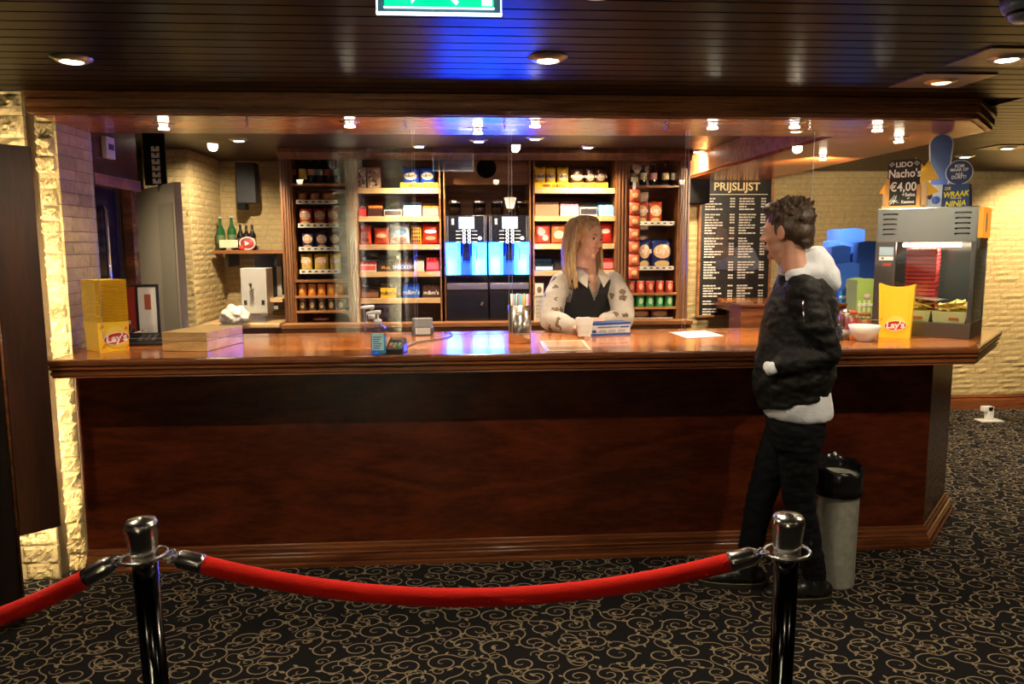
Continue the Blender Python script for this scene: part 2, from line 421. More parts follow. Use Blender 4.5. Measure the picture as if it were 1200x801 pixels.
# left stone pier in front of the bar end (nearer block and recessed strip)
XL=-1.84; YST=3.785
pier=struct(thing('wall_pier',None,None))
NBX=PY(29,150,3.68).x; box('core',mortar,-3.4,NBX-.01,3.68,YST,0,CEIL,pier)
box('core',mortar,-3.4,XL-.01,YST,4.12,0,CEIL,pier)
bricks(pier,(NBX-.5,3.68),0,.5,1.72,CEIL,.085,(.16,.34),rock_me,1,1.0)
bricks(pier,(NBX-.4,3.68),0,.4,0,.55,.085,(.16,.34),rock_me,11,1.0)
bricks(pier,(NBX,YST-.002),0,XL-.010-NBX,0.0,CEIL,.078,(.10,.21),rock_me,2,1.9)
bricks(pier,(XL-.006,YST-.012),R(90),.345,1.0,CEIL,.058,(.14,.30),rock2_me,3,.8)
# ------------------------------------------------------------------ beam and soffit above the bar
beam=struct(thing('trim_1',None,None))
XR=2.42
BLX=PY(29,125,3.52).x
bp=[(BLX,3.62),(BLX,3.55),(XR-.02,3.55),(XR+.30,3.90),(XR+.30,YB-.03)]
MB().sweep([(0,2.155),(.014,2.155),(.014,2.172),(.004,2.174),(.004,2.178),(.022,2.182),(.022,2.211),(.012,2.214),(.012,2.219),(.03,2.223),(.03,2.2445),(-.03,2.2445),(-.03,2.155)],bp[1:]).build('fascia',beamw,beam)
soff_poly=[(BLX+.01,3.56),(XR-.03,3.56),(XR+.28,3.90),(XR+.28,YB-.04),(XR-.42,YB-.04),(XR-.42,4.10),(XL,4.10),(XL,3.76),(BLX+.01,3.66)]
MB().prism(soff_poly,SOF,SOF+.02).build('soffit',soffw,beam)
MB().sweep([(0,SOF+.02),(.02,SOF+.02),(.02,CEIL),(0,CEIL)],[(XR-.42,YB-.05),(XR-.42,4.10),(XL,4.10)]).build('inner_face',beamw,beam)
MB().prism([(BLX,3.62),(XR-.04,3.62),(XR+.24,3.93),(XR+.24,4.0),(XL,4.0),(XL,3.7),(BLX,3.66)],SOF+.1,CEIL).build('riser',dark_gap,beam)
# ------------------------------------------------------------------ bar counter
ctr=thing('bar_counter','long mahogany bar counter with plain front panel and moulded plinth','counter',(0,3.77,0))
def loc(o,p): o.matrix_parent_inverse=p.matrix_world.inverted() if False else Matrix.Translation(-Vector(p.location)); return o
cpath=[(XL,3.77),(2.42,3.77),(2.86,4.27),(2.86,YB-.05)]
segs=[(XL,-.45),(-.45,1.0),(1.0,2.42)]
fp=MB().box(XL,2.42,3.77,3.80,0.02,1.013).build('front_panel',mahog,ctr); loc(fp,ctr)
d=Vector((2.86-2.42,4.27-3.77)).normalized(); n_=Vector((d.y,-d.x))
ep=MB().prism([(2.42,3.77),(2.86,4.27),(2.86-n_.x*.03,4.27-n_.y*.03),(2.42-n_.x*.03,3.77-n_.y*.03)],.02,1.013).build('corner_panel',mahog,ctr); loc(ep,ctr)
loc(MB().box(2.83,2.86,4.27,YB-.1,.02,1.013).build('side_panel',mahog,ctr),ctr)
loc(MB().box(XL,2.36,3.80,3.83,.02,1.013).build('carcass',dark_gap,ctr),ctr)
loc(MB().sweep([(0,0),(.048,0),(.048,.018),(.038,.024),(.038,.050),(.028,.055),(.030,.066),(.020,.070),(.020,.088),(.010,.094),(.008,.106),(0,.110)],cpath).build('plinth_moulding',mahog_l,ctr),ctr)
ct=thing('countertop','glossy orange-brown wooden bar top with stepped moulded edge','countertop',(0,3.9,1.1))
tp=[(-1.775,3.76),(-1.775,3.43),(2.405,3.43),(2.97,4.06),(2.97,YB-.1)]
loc(MB().prism([(-1.77,3.765),(-1.77,3.44),(2.40,3.44),(2.96,4.065),(2.96,YB-.1),(2.34,YB-.1),(2.34,4.36),(XL+.01,4.36),(XL+.01,3.765)],1.07,1.10).build('top',topw,ct,bevel=.003),ct)
loc(MB().sweep([(-.02,1.072),(-.02,1.1005),(.006,1.1005),(.014,1.096),(.016,1.088),(.014,1.074),(.004,1.070),(.004,1.066),(.010,1.063),(.010,1.056),(.0,1.052),(-.004,1.046),(.002,1.043),(.002,1.030),(-.004,1.024),(-.002,1.018),(-.02,1.016),(-.03,1.016)],tp).build('edge_moulding',mahog_l,ct),ct)
loc(MB().prism([(-1.765,3.765),(-1.765,3.47),(2.39,3.47),(2.92,4.07),(2.92,YB-.1),(2.3,YB-.1),(2.3,4.3),(XL+.02,4.3),(XL+.02,3.765)],1.02,1.07).build('underframe',mahog,ct),ct)
# steel worktop behind the bar top
wt=thing('worktop','steel-edged worktop behind the bar top','worktop',(0,4.6,.9))
wt.location=(0,0,0); box('top',steel,-1.75,2.15,4.37,4.62,.98,1.0,wt)
box('cabinet',mahog,-1.75,2.15,4.38,4.58,0,.98,wt)
# ================================================================== shelving behind the bar
YS=6.2                                     # shelf front plane
def sx(px,Y=YS,py=300): return PY(px,py,Y).x
def sz(py,Y=YS,px=470): return PY(px,py,Y).z
def at0(o,p): o.parent=p; o.matrix_parent_inverse=Matrix.Translation(-Vector(p.location)); return o
pil_dark=wood('pilaster_wood',(.12,.05,.022),(.25,.115,.05),rough=.4,scale=(16,16,1),rings=3)
backp=wood('shelf_back_wood',(.11,.038,.014),(.23,.092,.035),rough=.45,scale=(1,12,12),rings=3)
ZT=2.295; ZL=.985
def pilaster(parent,x0,x1,flutes=3):
    at0(MB().box(x0,x1,YS-.02,YS+.04,.0,ZT).build('pilaster',pil_dark,parent),parent)
    w=(x1-x0)/(flutes*2+1)
    for k in range(flutes):
        a=x0+w*(2*k+1)
        at0(MB().box(a,a+w,YS-.03,YS-.02,.05,ZT-.06).build('reed',pil_dark,parent,bevel=.003),parent)
def unit(label,x0,x1,shelves,edge,th,depth=.34,back=True,bm=None):
    t=thing('shelf_unit',label,'shelving',((x0+x1)/2,YS,0))
    at0(box('side_panel',shelfw,x0-.012,x0,YS,YB-.02,0,ZT),t); at0(box('side_panel',shelfw,x1,x1+.012,YS,YB-.02,0,ZT),t)
    if back: at0(box('back_panel',bm or backp,x0,x1,YS+depth,YS+depth+.02,0,ZT),t)
    for z in shelves:
        at0(box('shelf',shelfw,x0,x1,YS+.014,YS+depth,z-th,z),t)
        at0(box('shelf_edge',edge,x0,x1,YS-.004,YS+.014,z-th,z+.002,bevel=.002),t)
    at0(box('plinth',shelfw,x0,x1,YS+.01,YS+.04,0,.97),t)
    return t
A0,A1=sx(345),sx(407); B0,B1=sx(421),sx(515.5); C0,C1=sx(522.5),sx(620.5); D0,D1=sx(626.5),sx(720); E0,E1=sx(736.5),sx(794)
ZB=[2.030,1.812,1.592,1.378,1.168]
ZA=[sz(215),sz(328,px=375),sz(346.5,px=375),sz(364,px=375)]
ZE=[sz(217,px=765),sz(343,px=765),sz(359.5,px=765)]
ua=unit('narrow dark shelf unit of crisps and tins at the left end of the shelving',A0,A1,ZA,shelfw,.018)
pilaster(ua,sx(332),A0-.012); pilaster(ua,A1+.012,B0-.012,3)
ub=unit('wide sweets shelf unit left of the coffee machines',B0,B1,ZB,shelfl,.040)
uc=unit('coffee bay between the two sweets shelves with a plain wooden back',C0,C1,[],shelfl,.03,depth=.42,bm=shelfw)
at0(box('upper_panel',shelfw,C0,C1,YS+.10,YS+.12,sz(215),ZT),uc)
ud=unit('wide sweets shelf unit right of the coffee machines',D0,D1,ZB,shelfl,.040)
ue=unit('narrow dark shelf unit of crisps and cans at the right end of the shelving',E0,E1,ZE,shelfw,.018)
pilaster(ue,D1+.012,E0-.012,3); pilaster(ue,E1+.012,sx(806),3)
lg=thing('back_ledge','long wooden ledge along the foot of the back shelving','ledge',(0,YS,ZL))
at0(box('board',shelfw,sx(332),sx(806),YS-.18,YS-.034,ZL-.035,ZL,bevel=.004),lg)
at0(box('front',shelfw,sx(332),sx(806),YS-.14,YS-.036,0,ZL-.035),lg)
corn=thing('cornice','dark wooden cornice along the top of the back shelving','cornice',(0,YS,ZT))
at0(MB().sweep([(0,ZT-.05),(.02,ZT-.05),(.03,ZT-.02),(.05,ZT),(.05,CEIL-.001),(0,CEIL-.001)],[(sx(332),YS-.03),(sx(806),YS-.03)]).build('moulding',pil_dark,corn),corn)
# ------------------------------------------------------------------ goods
def pm(c,rough=.35): return mat('print_%02d_%02d_%02d_%d'%(c[0]*99,c[1]*99,c[2]*99,rough*100),c,rough)
RED=(.55,.025,.02); DRED=(.28,.02,.015); BRN=(.075,.028,.014); BLUE=(.01,.06,.48); NAVY=(.012,.02,.10); YEL=(.85,.55,.02); ORG=(.75,.22,.03); WHT=(.78,.76,.72); PINK=(.80,.22,.30); CRM=(.75,.62,.40); TAN=(.35,.22,.12); GRN=(.05,.33,.10); SKY=(.25,.55,.85); BLK=(.012,.011,.012)
def bagbulge(u,v,d): 
    a=max(0,1-(2*u-1)**2)**.55; b=max(0,1-abs(2*v-1)**3.2)
    return d*.5*a*b
def bag(name,label,cat,x,y,z,w,h,c,patches=(),text=None,tc=WHT,d=None,rz=0,group=None,tilt=0,ts=.3,tz=.6):
    d=d or w*.42; t=thing(name,label,cat,(x,y,z),rz,group); t.rotation_euler=(tilt,0,rz)
    nx,ny=9,10; vs=[];fs=[]; rg=random.Random(int(abs(x*1000)+z*777))
    for side in (-1,1):
        for j in range(ny+1):
            for i in range(nx+1):
                u=i/nx; v=j/ny; k=1-.06*math.sin(math.pi*v)*(1 if i in (0,nx) else 0)
                wr=.0025*mnoise.noise((u*4+x*9,v*4+z*9,side*3))
                vs.append(((u-.5)*w*k, side*bagbulge(u,v,d)+wr*(1 if 0<j<ny else 0), v*h+ (.004*math.sin(u*9+x*30) if j==ny else 0)))
    m=(nx+1)*(ny+1)
    for s_ in (0,1):
        for j in range(ny):
            for i in range(nx):
                a=s_*m+j*(nx+1)+i; f=(a,a+1,a+nx+2,a+nx+1); fs.append(f if s_==0 else f[::-1])
    mb=MB(); mb.add(vs,fs,True); mb.build('pouch',pm(c,.28),t)
    def patch(cx,cz,rx,rz_,pc,nm='print'):
        vs=[(0,0,0)];n=14; P=[(0,0)]+[(math.cos(2*math.pi*k/n)*q,math.sin(2*math.pi*k/n)*q) for q in (.5,1) for k in range(n)]
        V=[]
        for a,b in P:
            u=cx+a*rx; v=cz+b*rz_; u=min(max(u,.03),.97); v=min(max(v,.03),.97); V.append(((u-.5)*w,-bagbulge(u,v,d)-.003,v*h))
        F=[(0,1+k,1+(k+1)%n) for k in range(n)]+[(1+k,1+n+k,1+n+(k+1)%n,1+(k+1)%n) for k in range(n)]
        MB().add(V,F,True).build(nm,pm(pc,.3),t,fix=False)
    for p in patches: patch(*p)
    if text: lettering(text,h*ts,pm(tc),t,(0,-d*.5-.004,h*(tz-ts*.3)),extrude=.0004,bold=.0006)
    return t
def carton(name,label,cat,x,y,z,w,h,d,c,bands=(),text=None,tc=WHT,rz=0,group=None,ts=.35,tz=.5):
    t=thing(name,label,cat,(x,y,z),rz,group)
    MB().box(-w/2,w/2,0,d,0,h).build('carton',pm(c,.45),t,bevel=.0015)
    for x0,x1,z0,z1,bc in bands: MB().box((x0-.5)*w,(x1-.5)*w,-.0012,.0,z0*h,z1*h).build('print',pm(bc,.45),t)
    if text: lettering(text,h*ts,pm(tc),t,(0,-.0016,h*(tz-ts*.3)),extrude=.0003,bold=.0005)
    return t
def dbox(label,x,y,z,w,h,c,front,bars,lid=None,text=None,tc=WHT,d=.17,bandc=None,ts=.3):
    # shelf-ready display carton: low front lip, sloped cheeks, lid folded up behind, bars inside
    t=thing('display_carton',label,'candy box',(x,y,z),0,'open candy display cartons'); m=pm(c,.45); fh=h*front; k=.0025
    mb=MB().box(-w/2,w/2,0,k,0,fh).box(-w/2,w/2,0,d,0,k).box(-w/2,w/2,d-k,d,0,h*.8)
    mb.build('tray',m,t)
    for s in (-1,1):
        xx=s*(w/2-k/2)
        MB().add([(xx-k/2,0,0),(xx-k/2,d,0),(xx-k/2,d,h*.8),(xx-k/2,0,fh),(xx+k/2,0,0),(xx+k/2,d,0),(xx+k/2,d,h*.8),(xx+k/2,0,fh)],[(0,1,2,3),(4,7,6,5),(0,3,7,4),(1,5,6,2),(3,2,6,7),(0,4,5,1)]).build('cheek',m,t)
    MB().add([(-w/2,d*.55,h),(w/2,d*.55,h),(w/2,d,h*.78),(-w/2,d,h*.78),(-w/2,d*.55,h+.003),(w/2,d*.55,h+.003),(w/2,d,h*.78+.003),(-w/2,d,h*.78+.003)],[(0,3,2,1),(4,5,6,7),(0,1,5,4),(1,2,6,5),(2,3,7,6),(3,0,4,7)]).build('lid',pm(lid or TAN,.6),t)
    n=4
    for q in range(n):
        a=-w/2+k+(w-2*k)*q/n; MB().rbox(a+.001,a+(w-2*k)/n-.001,.02,d-.02,.004,h*(front+.18),.004,2).build('bar',pm(bars,.35),t)
    if bandc: MB().box(-w*.45,w*.45,-.0015,0,fh*.2,fh*.85).build('print',pm(bandc,.45),t)
    if text: lettering(text,fh*.55,pm(tc),t,(0,-.002,fh*.32),extrude=.0003,bold=.0006)
    return t
BAY=[-9,9]
def _x(a,b,Y): return max(sx(a,Y),BAY[0]+.003),min(sx(b,Y),BAY[1]-.003)
def W(a,b,Y): x0,x1=_x(a,b,Y); return x1-x0
def CX(a,b,Y): x0,x1=_x(a,b,Y); return (x0+x1)/2
def H(yt,z,Y,px): return PY(px,yt,Y).z-z
# ---- left sweets unit, top shelf
BAY[:]=[B0,B1]
Y1=YS+.03; zt=ZB[0]+.002
for a,b,nm in ((419,431.5,'leftmost'),(433,447.5,'second')):
    t=carton('popcorn_box','brown and cream mottled treat box on top shelf, %s of two'%nm,'box',CX(a,b,Y1),Y1,zt,W(a,b,Y1),H(198,zt,Y1,435),.07,(.45,.30,.20),group='mottled treat boxes')
    rg=random.Random(a)
    for k in range(16):
        w_=W(a,b,Y1); h_=H(198,zt,Y1,435); xx=rg.uniform(-.42,.30)*w_; zz=rg.uniform(.05,.85)*h_
        MB().box(xx,xx+.014,-.0012,0,zz,zz+.016).build('print',pm((.10,.035,.02) if k%2 else (.8,.7,.55)),t)
    MB().box(-w_/2,w_/2,.0,.07,h_,h_+.012).build('flap',pm(TAN),t)
def mtray(label,a,b,z,Y,px):
    w_=W(a,b,Y); h_=H(214,z,Y,px); t=thing('candy_tray',label,'tray',(CX(a,b,Y),Y,z),0,'yellow candy trays on the top shelf')
    m=pm((.88,.62,.02),.45)
    MB().box(-w_/2,w_/2,0,.003,0,h_).box(-w_/2,w_/2,.0,.15,0,.003).box(-w_/2,w_/2,.147,.15,0,h_).build('tray_body',m,t)
    for s in (-1,1): MB().box(s*w_/2-(.003 if s>0 else 0),s*w_/2+(.003 if s<0 else 0),.003,.147,.003,h_).build('cheek',m,t)
    MB().slab([(-w_*.17+.035*math.cos(q*math.pi/8),h_*.5+h_*.28*math.sin(q*math.pi/8)) for q in range(16)],-.0015,0).build('emblem',pm((.30,.10,.03)),t)
    lettering("m&m's",h_*.85,pm(BRN),t,(w_*.18,-.0018,h_*.24),extrude=.0003,bold=.001)
mtray('yellow candy tray on the top left sweets shelf',471,514.5,zt,Y1,490)
MP=((.5,.56,.40,.17,(.80,.70,.55)),(.35,.2,.12,.09,RED),(.68,.2,.15,.1,YEL))
for a,b,nm in ((473,492.5,'left'),(493.5,511,'right')):
    bag('candy_bag','blue candy bag in the yellow tray, %s of the pair'%nm,'candy bag',CX(a,b,Y1),Y1+.07,zt+.004,W(a,b,Y1),H(195,zt,Y1,490),BLUE,MP,"m&m's",BRN,group='blue candy bags',ts=.24,tz=.58)
# second shelf
z=ZB[1]+.002; Y=YS+.02
specs=[(418.5,431,238,'red front candy carton at the left end of second shelf',RED,.55,DRED,'',WHT,None,TAN),
 (432,449.5,237,'black and orange candy carton on the second shelf',(.10,.03,.02),.6,ORG,'',WHT,(.06,.02,.015),RED),
 (451,472,241,'white and dark striped candy carton mid second shelf',WHT,.62,BLK,'',WHT,(.06,.04,.05),TAN),
 (473.5,495,237,'blue and white coconut candy carton on the second shelf',WHT,.62,SKY,'',(.02,.15,.6),(.55,.75,.92),(.45,.46,.52)),
 (496,515,238,'pink and orange candy carton at the right end of second shelf',PINK,.62,ORG,'',WHT,(.85,.45,.25),TAN)]
for a,b,yt,l,c,fr,bars,tx,tc,bd,lid in specs: dbox(l,CX(a,b,Y),Y,z,W(a,b,Y),H(yt,z,Y,470),c,fr,bars,lid,tx or None,tc,bandc=bd)
# third shelf: bags
z=ZB[2]+.002; Y=YS+.06
for a,b,yt,l,c,pt in ((419,436,263,'red candy pouch at the left end of the third shelf',(.62,.06,.025),((.5,.5,.3,.16,(.20,.05,.03)),(.5,.24,.35,.1,(.12,.03,.02)))),
 (439,456.5,266,'orange-red candy pouch, second on the third shelf',(.66,.09,.04),((.5,.5,.36,.12,(.85,.4,.25)),)),
 (457.5,481,262,'white and pale blue candy pouch on the third shelf',(.62,.74,.80),((.5,.62,.36,.16,(.2,.35,.55)),(.5,.25,.35,.12,(.45,.28,.2)))),
 (482,494.5,264,'orange pouch with black spots on the third shelf',(.85,.42,.03),tuple((.2+.2*(k%4),.18+.2*(k//4),.07,.06,BLK) for k in range(16))),
 (495,515,262,'plain red candy pouch at the right end of the third shelf',(.64,.03,.02),((.5,.62,.36,.10,(.9,.75,.7)),(.5,.3,.3,.1,(.85,.35,.2))))):
    bag('candy_pouch',l,'candy bag',CX(a,b,Y),Y,z,W(a,b,Y),H(yt,z,Y,470),c,pt,d=.06)
# fourth shelf
z=ZB[3]+.002; Y=YS+.02
for a,b,yt,l,c,fr,bars,tx,tc,bd,lid in ((420.5,441,301,'white and red nut bar carton, first on fourth shelf',WHT,.5,RED,'',WHT,(.70,.10,.06),BRN),
 (442.5,461,299,'black chocolate bar carton with gold lettering on fourth shelf',(.025,.015,.012),.5,BLK,'Mars',(.85,.35,.05),None,BRN),
 (463,482.5,299,'brown chocolate bar carton with blue and white print on fourth shelf',(.16,.06,.035),.55,BRN,'SNICKERS',(.75,.78,.85),(.10,.16,.42),BRN),
 (484.5,497,300,'yellow and white wafer carton on fourth shelf',(.85,.66,.30),.5,WHT,'',WHT,(.85,.55,.5),TAN),
 (499,515,298,'dark red candy carton at the right end of fourth shelf',(.40,.015,.03),.62,RED,'',WHT,(.7,.12,.16),DRED)):
    dbox(l,CX(a,b,Y),Y,z,W(a,b,Y),H(yt,z,Y,470),c,fr,bars,lid,tx or None,tc,bandc=bd)
# fifth shelf
z=ZB[4]+.002
for a,b,yt,l,c,fr,bars,tx,tc,bd,lid in ((420.5,443,334,'brown open carton at the left end of the lowest sweets shelf',(.16,.06,.03),.5,BRN,'',WHT,(.30,.13,.06),BRN),
 (444.5,463,333,'yellow peanut candy carton on the lowest sweets shelf',YEL,.75,BRN,"m&m's",BRN,None,(.8,.55,.05)),
 (471,491,332,'bright blue candy carton on the lowest sweets shelf',(.02,.12,.62),.78,BLUE,"m&m's",WHT,None,BLUE),
 (494,515.5,333,'dark brown candy carton at the right end of the lowest sweets shelf',(.06,.022,.015),.75,BRN,"m&m's",WHT,None,BRN)):
    dbox(l,CX(a,b,Y),Y,z,W(a,b,Y),H(yt,z,Y,470),c,fr,bars,lid,tx or None,tc,bandc=bd)
# ---- right sweets unit
BAY[:]=[D0,D1]
mtray('left yellow candy tray on the top right sweets shelf',626.8,667.5,zt,Y1,650)
mtray('right yellow candy tray on the top right sweets shelf',669,711.5,zt,Y1,690)
for a,b,c,l in ((627.5,640,YEL,'yellow candy bag at the left end of the top right shelf'),(641,652,YEL,'yellow candy bag, second on the top right shelf'),(654,667,YEL,'yellow candy bag nearest the brown bags on top right shelf'),
  (669,685,BRN,'dark brown candy bag beside the yellow bags, top right shelf'),(687,698,BRN,'dark brown candy bag in the middle of its tray, top right shelf'),(699,710.5,BRN,'dark brown candy bag at the right end of top right shelf')):
    bag('candy_bag',l,'candy bag',CX(a,b,Y1),Y1+.07,zt+.004,W(a,b,Y1)*1.02,H(195,zt,Y1,670),c,((.5,.52,.40,.17,(.80,.66,.45) if c is YEL else (.45,.3,.2)),),"m&m's",BRN if c is YEL else WHT,ts=.22,tz=.56)
z=ZB[1]+.002; Y=YS+.02
for a,b,yt,l,c,fr,bars,tx,tc,bd,lid in ((627,655,238,'plain tan carton at the left end of second right shelf',(.30,.19,.11),.9,BRN,'',WHT,None,TAN),
 (656.5,678,236,'pink and white candy carton on the second right shelf',WHT,.65,PINK,'',WHT,(.85,.35,.42),TAN),
 (679,700,237,'black and white candy carton on the second right shelf',WHT,.65,BLK,'',WHT,(.05,.04,.05),(.3,.3,.32)),
 (701,720,237,'sky blue candy carton at the right end of second right shelf',(.25,.55,.85),.65,SKY,'',WHT,None,SKY)):
    dbox(l,CX(a,b,Y),Y,z,W(a,b,Y),H(yt,z,Y,670),c,fr,bars,lid,tx or None,tc,bandc=bd)
z=ZB[2]+.002; Y=YS+.06
for a,b,yt,l,c,pt in ((626.8,645,262,'red pouch with pink sweets at left end of third right shelf',(.58,.08,.05),((.4,.6,.25,.2,(.8,.35,.4)),(.65,.3,.2,.15,(.85,.6,.5)))),
 (646,663,262,'orange pouch with a white panel on third right shelf',(.72,.2,.06),((.5,.45,.36,.2,(.85,.6,.4)),)),
 (664,676,264,'orange pouch with black spots beside the woman on third right shelf',(.88,.45,.04),tuple((.2+.2*(k%4),.18+.2*(k//4),.07,.06,BLK) for k in range(16))),
 (677,698,263,'pale pouch behind the woman on third right shelf',(.60,.66,.72),()),
 (699,719.5,261,'plain red pouch at the right end of third right shelf',(.62,.03,.02),((.5,.6,.3,.12,(.85,.5,.4)),))):
    bag('candy_pouch',l,'candy bag',CX(a,b,Y),Y,z,W(a,b,Y),H(yt,z,Y,670),c,pt,d=.06)
z=ZB[3]+.002; Y=YS+.02
for a,b,yt,l,c,fr,bars,tx,tc,bd,lid in ((627,648.5,300,'blue and white carton of dark bars on fourth right shelf',(.12,.35,.75),.3,BLK,'',WHT,WHT,BLK),
 (649.5,667,300,'dark chocolate carton beside the blue and white one',(.03,.02,.018),.4,BLK,'',WHT,None,BRN),
 (706,719.5,299,'dark red carton at right end of fourth right shelf',(.40,.02,.03),.6,RED,'',WHT,(.75,.2,.2),DRED)):
    dbox(l,CX(a,b,Y),Y,z,W(a,b,Y),H(yt,z,Y,650),c,fr,bars,lid,tx or None,tc,bandc=bd)
z=ZB[4]+.002
# ---- bottles
BAY[:]=[-9,9]
bg_dark=mat('dark_bottle',(.010,.006,.004),.08); bg_green=mat('green_bottle',(.012,.085,.025),.08)
def bottle(label,x,y,z,h,r,m,labc,cap,group,neck=.32,labh=(.28,.58),cat='bottle'):
    t=thing('bottle',label,cat,(x,y,z),0,group)
    MB().lathe([(r*.9,0),(r,.01),(r,h*.52),(r*.9,h*.60),(r*neck,h*.76),(r*neck*.9,h*.94),(r*neck*1.05,h*.95),(r*neck*1.05,h*.965)],seg=14).build('glass_body',m,t)
    MB().lathe([(r*neck*1.2,h*.95),(r*neck*1.2,h),(.001,h)],seg=10).build('cap',pm(cap,.3),t)
    MB().lathe([(r+.0008,h*labh[0]),(r+.0008,h*labh[1])],seg=14,cap=False).build('label',pm(labc,.5),t)
    return t
Y=YS+.08; z=ZA[0]+.001
for px,c,nm in ((346.5,(.30,.06,.06),'red-labelled, at left end'),(358,(.75,.55,.03),'with bright yellow label'),(368,(.35,.22,.14),'with tan label'),(378,(.16,.20,.14),'with grey-green label'),(388,(.40,.10,.13),'with pink-red label'),(397.5,(.10,.22,.13),'with green label, at right end')):
    bottle('small dark soft drink bottle %s of top left shelf'%nm if 'end' in nm else 'small dark soft drink bottle %s on top left shelf'%nm,sx(px,Y),Y,z,H(187,z,Y,375),.030,bg_dark,c,(.05,.05,.05),'soft drink bottles on the left unit',labh=(.35,.60) if px!=358 else (.2,.62))
z=ZE[0]+.001
for px,c,nm,m in ((738.5,(.12,.05,.05),'at the left end, red label',bg_dark),(752,(.50,.42,.28),'with cream label',bg_dark),(764,(.45,.20,.18),'with pinkish label',bg_dark),(778,(.55,.42,.22),'with gold label',bglass),(788.5,(.50,.45,.38),'with pale label at the right end',bglass)):
    bottle('small bottle %s on the top right shelf'%nm,sx(px,Y),Y,z,H(192,z,Y,765),.030,m,c,(.3,.25,.2),'bottles on the right unit')
# ---- crisp racks
def rack(label,x0,x1,z,Y):
    t=thing('rack_strip',label,'label strip',((x0+x1)/2,Y,z),0,'white price strips on the crisp racks'); w_=x1-x0
    MB().box(-w_/2,w_/2,-.004,0,-.016,.016).build('strip',pm((.62,.57,.48),.5),t)
    for k in range(6):
        xx=-w_*.40+w_*.16*k; MB().box(xx-.012,xx+.012,-.0052,-.004,-.005,.006).build('print',pm(BLK),t)
    MB().box(-w_/2,w_/2,0,.16,-.016,-.012).build('rack_tray',mat('wire',(.2,.2,.2),.4,1),t)
    return t
YR=YS+.05
LP=((.5,.60,.42,.24,(.65,.38,.18)),(.5,.18,.36,.12,(.72,.50,.20)))
rows=[(236.5,(.32,.10,.03),[(349,362),(363.5,377),(378,396)],223.5,'brown',None),(264,(.38,.045,.025),[(350,366),(368,382.5),(384,397.5)],243,'red',"Lay's"),(291.5,NAVY,[(353,367),(369.5,384),(386,398)],271,'navy blue',"Lay's"),(318,(.68,.48,.03),[(350,364.5),(366.5,383.5),(385,398)],297,'yellow',"Lay's")]
for yl,c,xs,yt,nm,tx in rows:
    z=sz(yl,YR,375); rack('white price strip under the %s crisp bags on the left unit'%nm,sx(349 if yl<250 else 350.5,YR),sx(397.5,YR),z,YR)
    for k,(a,b) in enumerate(xs):
        zz=z-.010; bag('crisp_bag','%s crisp bag, %s of its row on the left unit'%(nm,('first','second','third')[k]),'crisp bag',CX(a,b,YR),YR+.06,zz,W(a,b,YR),H(yt,zz,YR,375),c,LP if tx else ((.5,.5,.3,.3,(.45,.2,.06)),),tx,WHT,d=.06,group='crisp bags on the left unit',ts=.26,tz=.62)
def tin(label,x,y,z,w,h,c,group,oval=(.75,.6,.35)):
    t=thing('tin',label,'tin',(x,y,z),0,group)
    MB().lathe([(w*.47,0),(w*.5,.004),(w*.5,h*.92),(w*.47,h*.95)],seg=16).build('can_body',pm(c,.3),t)
    MB().lathe([(w*.5,h*.93),(w*.5,h*.985),(w*.44,h),(w*.42,h*.985),(.001,h*.985)],seg=16).build('lid',mat('tin_lid',(.6,.6,.6),.25,1),t)
    n=10; P=[(0,.5)]+[(.32*math.cos(2*math.pi*k/n),.5+.27*math.sin(2*math.pi*k/n)) for k in range(n)]
    V=[(w*.515*math.sin(u*1.6),-w*.515*math.cos(u*1.6),v*h) for u,v in P]; MB().add(V,[(0,1+k,1+(k+1)%n) for k in range(n)]).build('print',pm(oval,.4),t)
    return t
Y=YS+.06
ORD=('first','second','third','fourth','fifth')
for zz,yt,c,nm,ov in ((ZA[1]-(ZA[1]-ZA[2]),332,(.68,.24,.03),'orange',(.85,.45,.10)),(ZA[3],350,(.07,.05,.03),'dark',(.62,.50,.28))):
    for k in range(5):
        px=353+k*11.3; tin('%s snack tin, %s from the left on the left unit'%(nm,ORD[k]),sx(px,Y),Y,zz,W(0,10.4,Y),H(yt,zz,Y,375),c,'%s snack tins'%nm,ov)
for zz,yt,c,nm,ov in ((ZE[1],328,(.50,.05,.03),'red',(.75,.40,.25)),(ZE[2],345.5,(.05,.36,.12),'green',(.45,.65,.40))):
    for k in range(5):
        px=739.5+k*11.3; tin('%s drink can, %s from the left on the right unit'%(nm,ORD[k]),sx(px,Y),Y,zz,W(0,10.6,Y),H(yt,zz,Y,765),c,'%s drink cans'%nm,ov)
Y=YS+.05; z=sz(392,Y,370)
bag('crisp_bag','dark red crisp bag at the foot of the left unit','crisp bag',CX(362,382,Y),Y+.06,ZL+.001,W(362,382,Y),H(373,ZL,Y,370),(.36,.02,.015),LP,"Lay's",WHT,d=.07,ts=.28,tz=.6)
# right crisps
for yl,c,xs,yt,nm in ((261.5,(.45,.06,.02),[(746,760),(761,777)],234,'orange-red'),(314,NAVY,[(749,764),(765,790)],279,'navy'),(374,(.35,.12,.03),[(742,764),(766,786)],361,'brown')):
    z=sz(yl,YR,765); rack('white price strip under the %s crisp bags on the right unit'%nm,sx(744,YR),sx(790,YR),z,YR)
    for k,(a,b) in enumerate(xs):
        bag('crisp_bag','%s crisp bag on the right unit, %s of two'%(nm,('left','right')[k]),'crisp bag',CX(a,b,YR),YR+.06,z-.010,W(a,b,YR),H(yt,z,YR,765),c,LP,"Lay's" if nm!='brown' else None,WHT,d=.06,ts=.26,tz=.62)
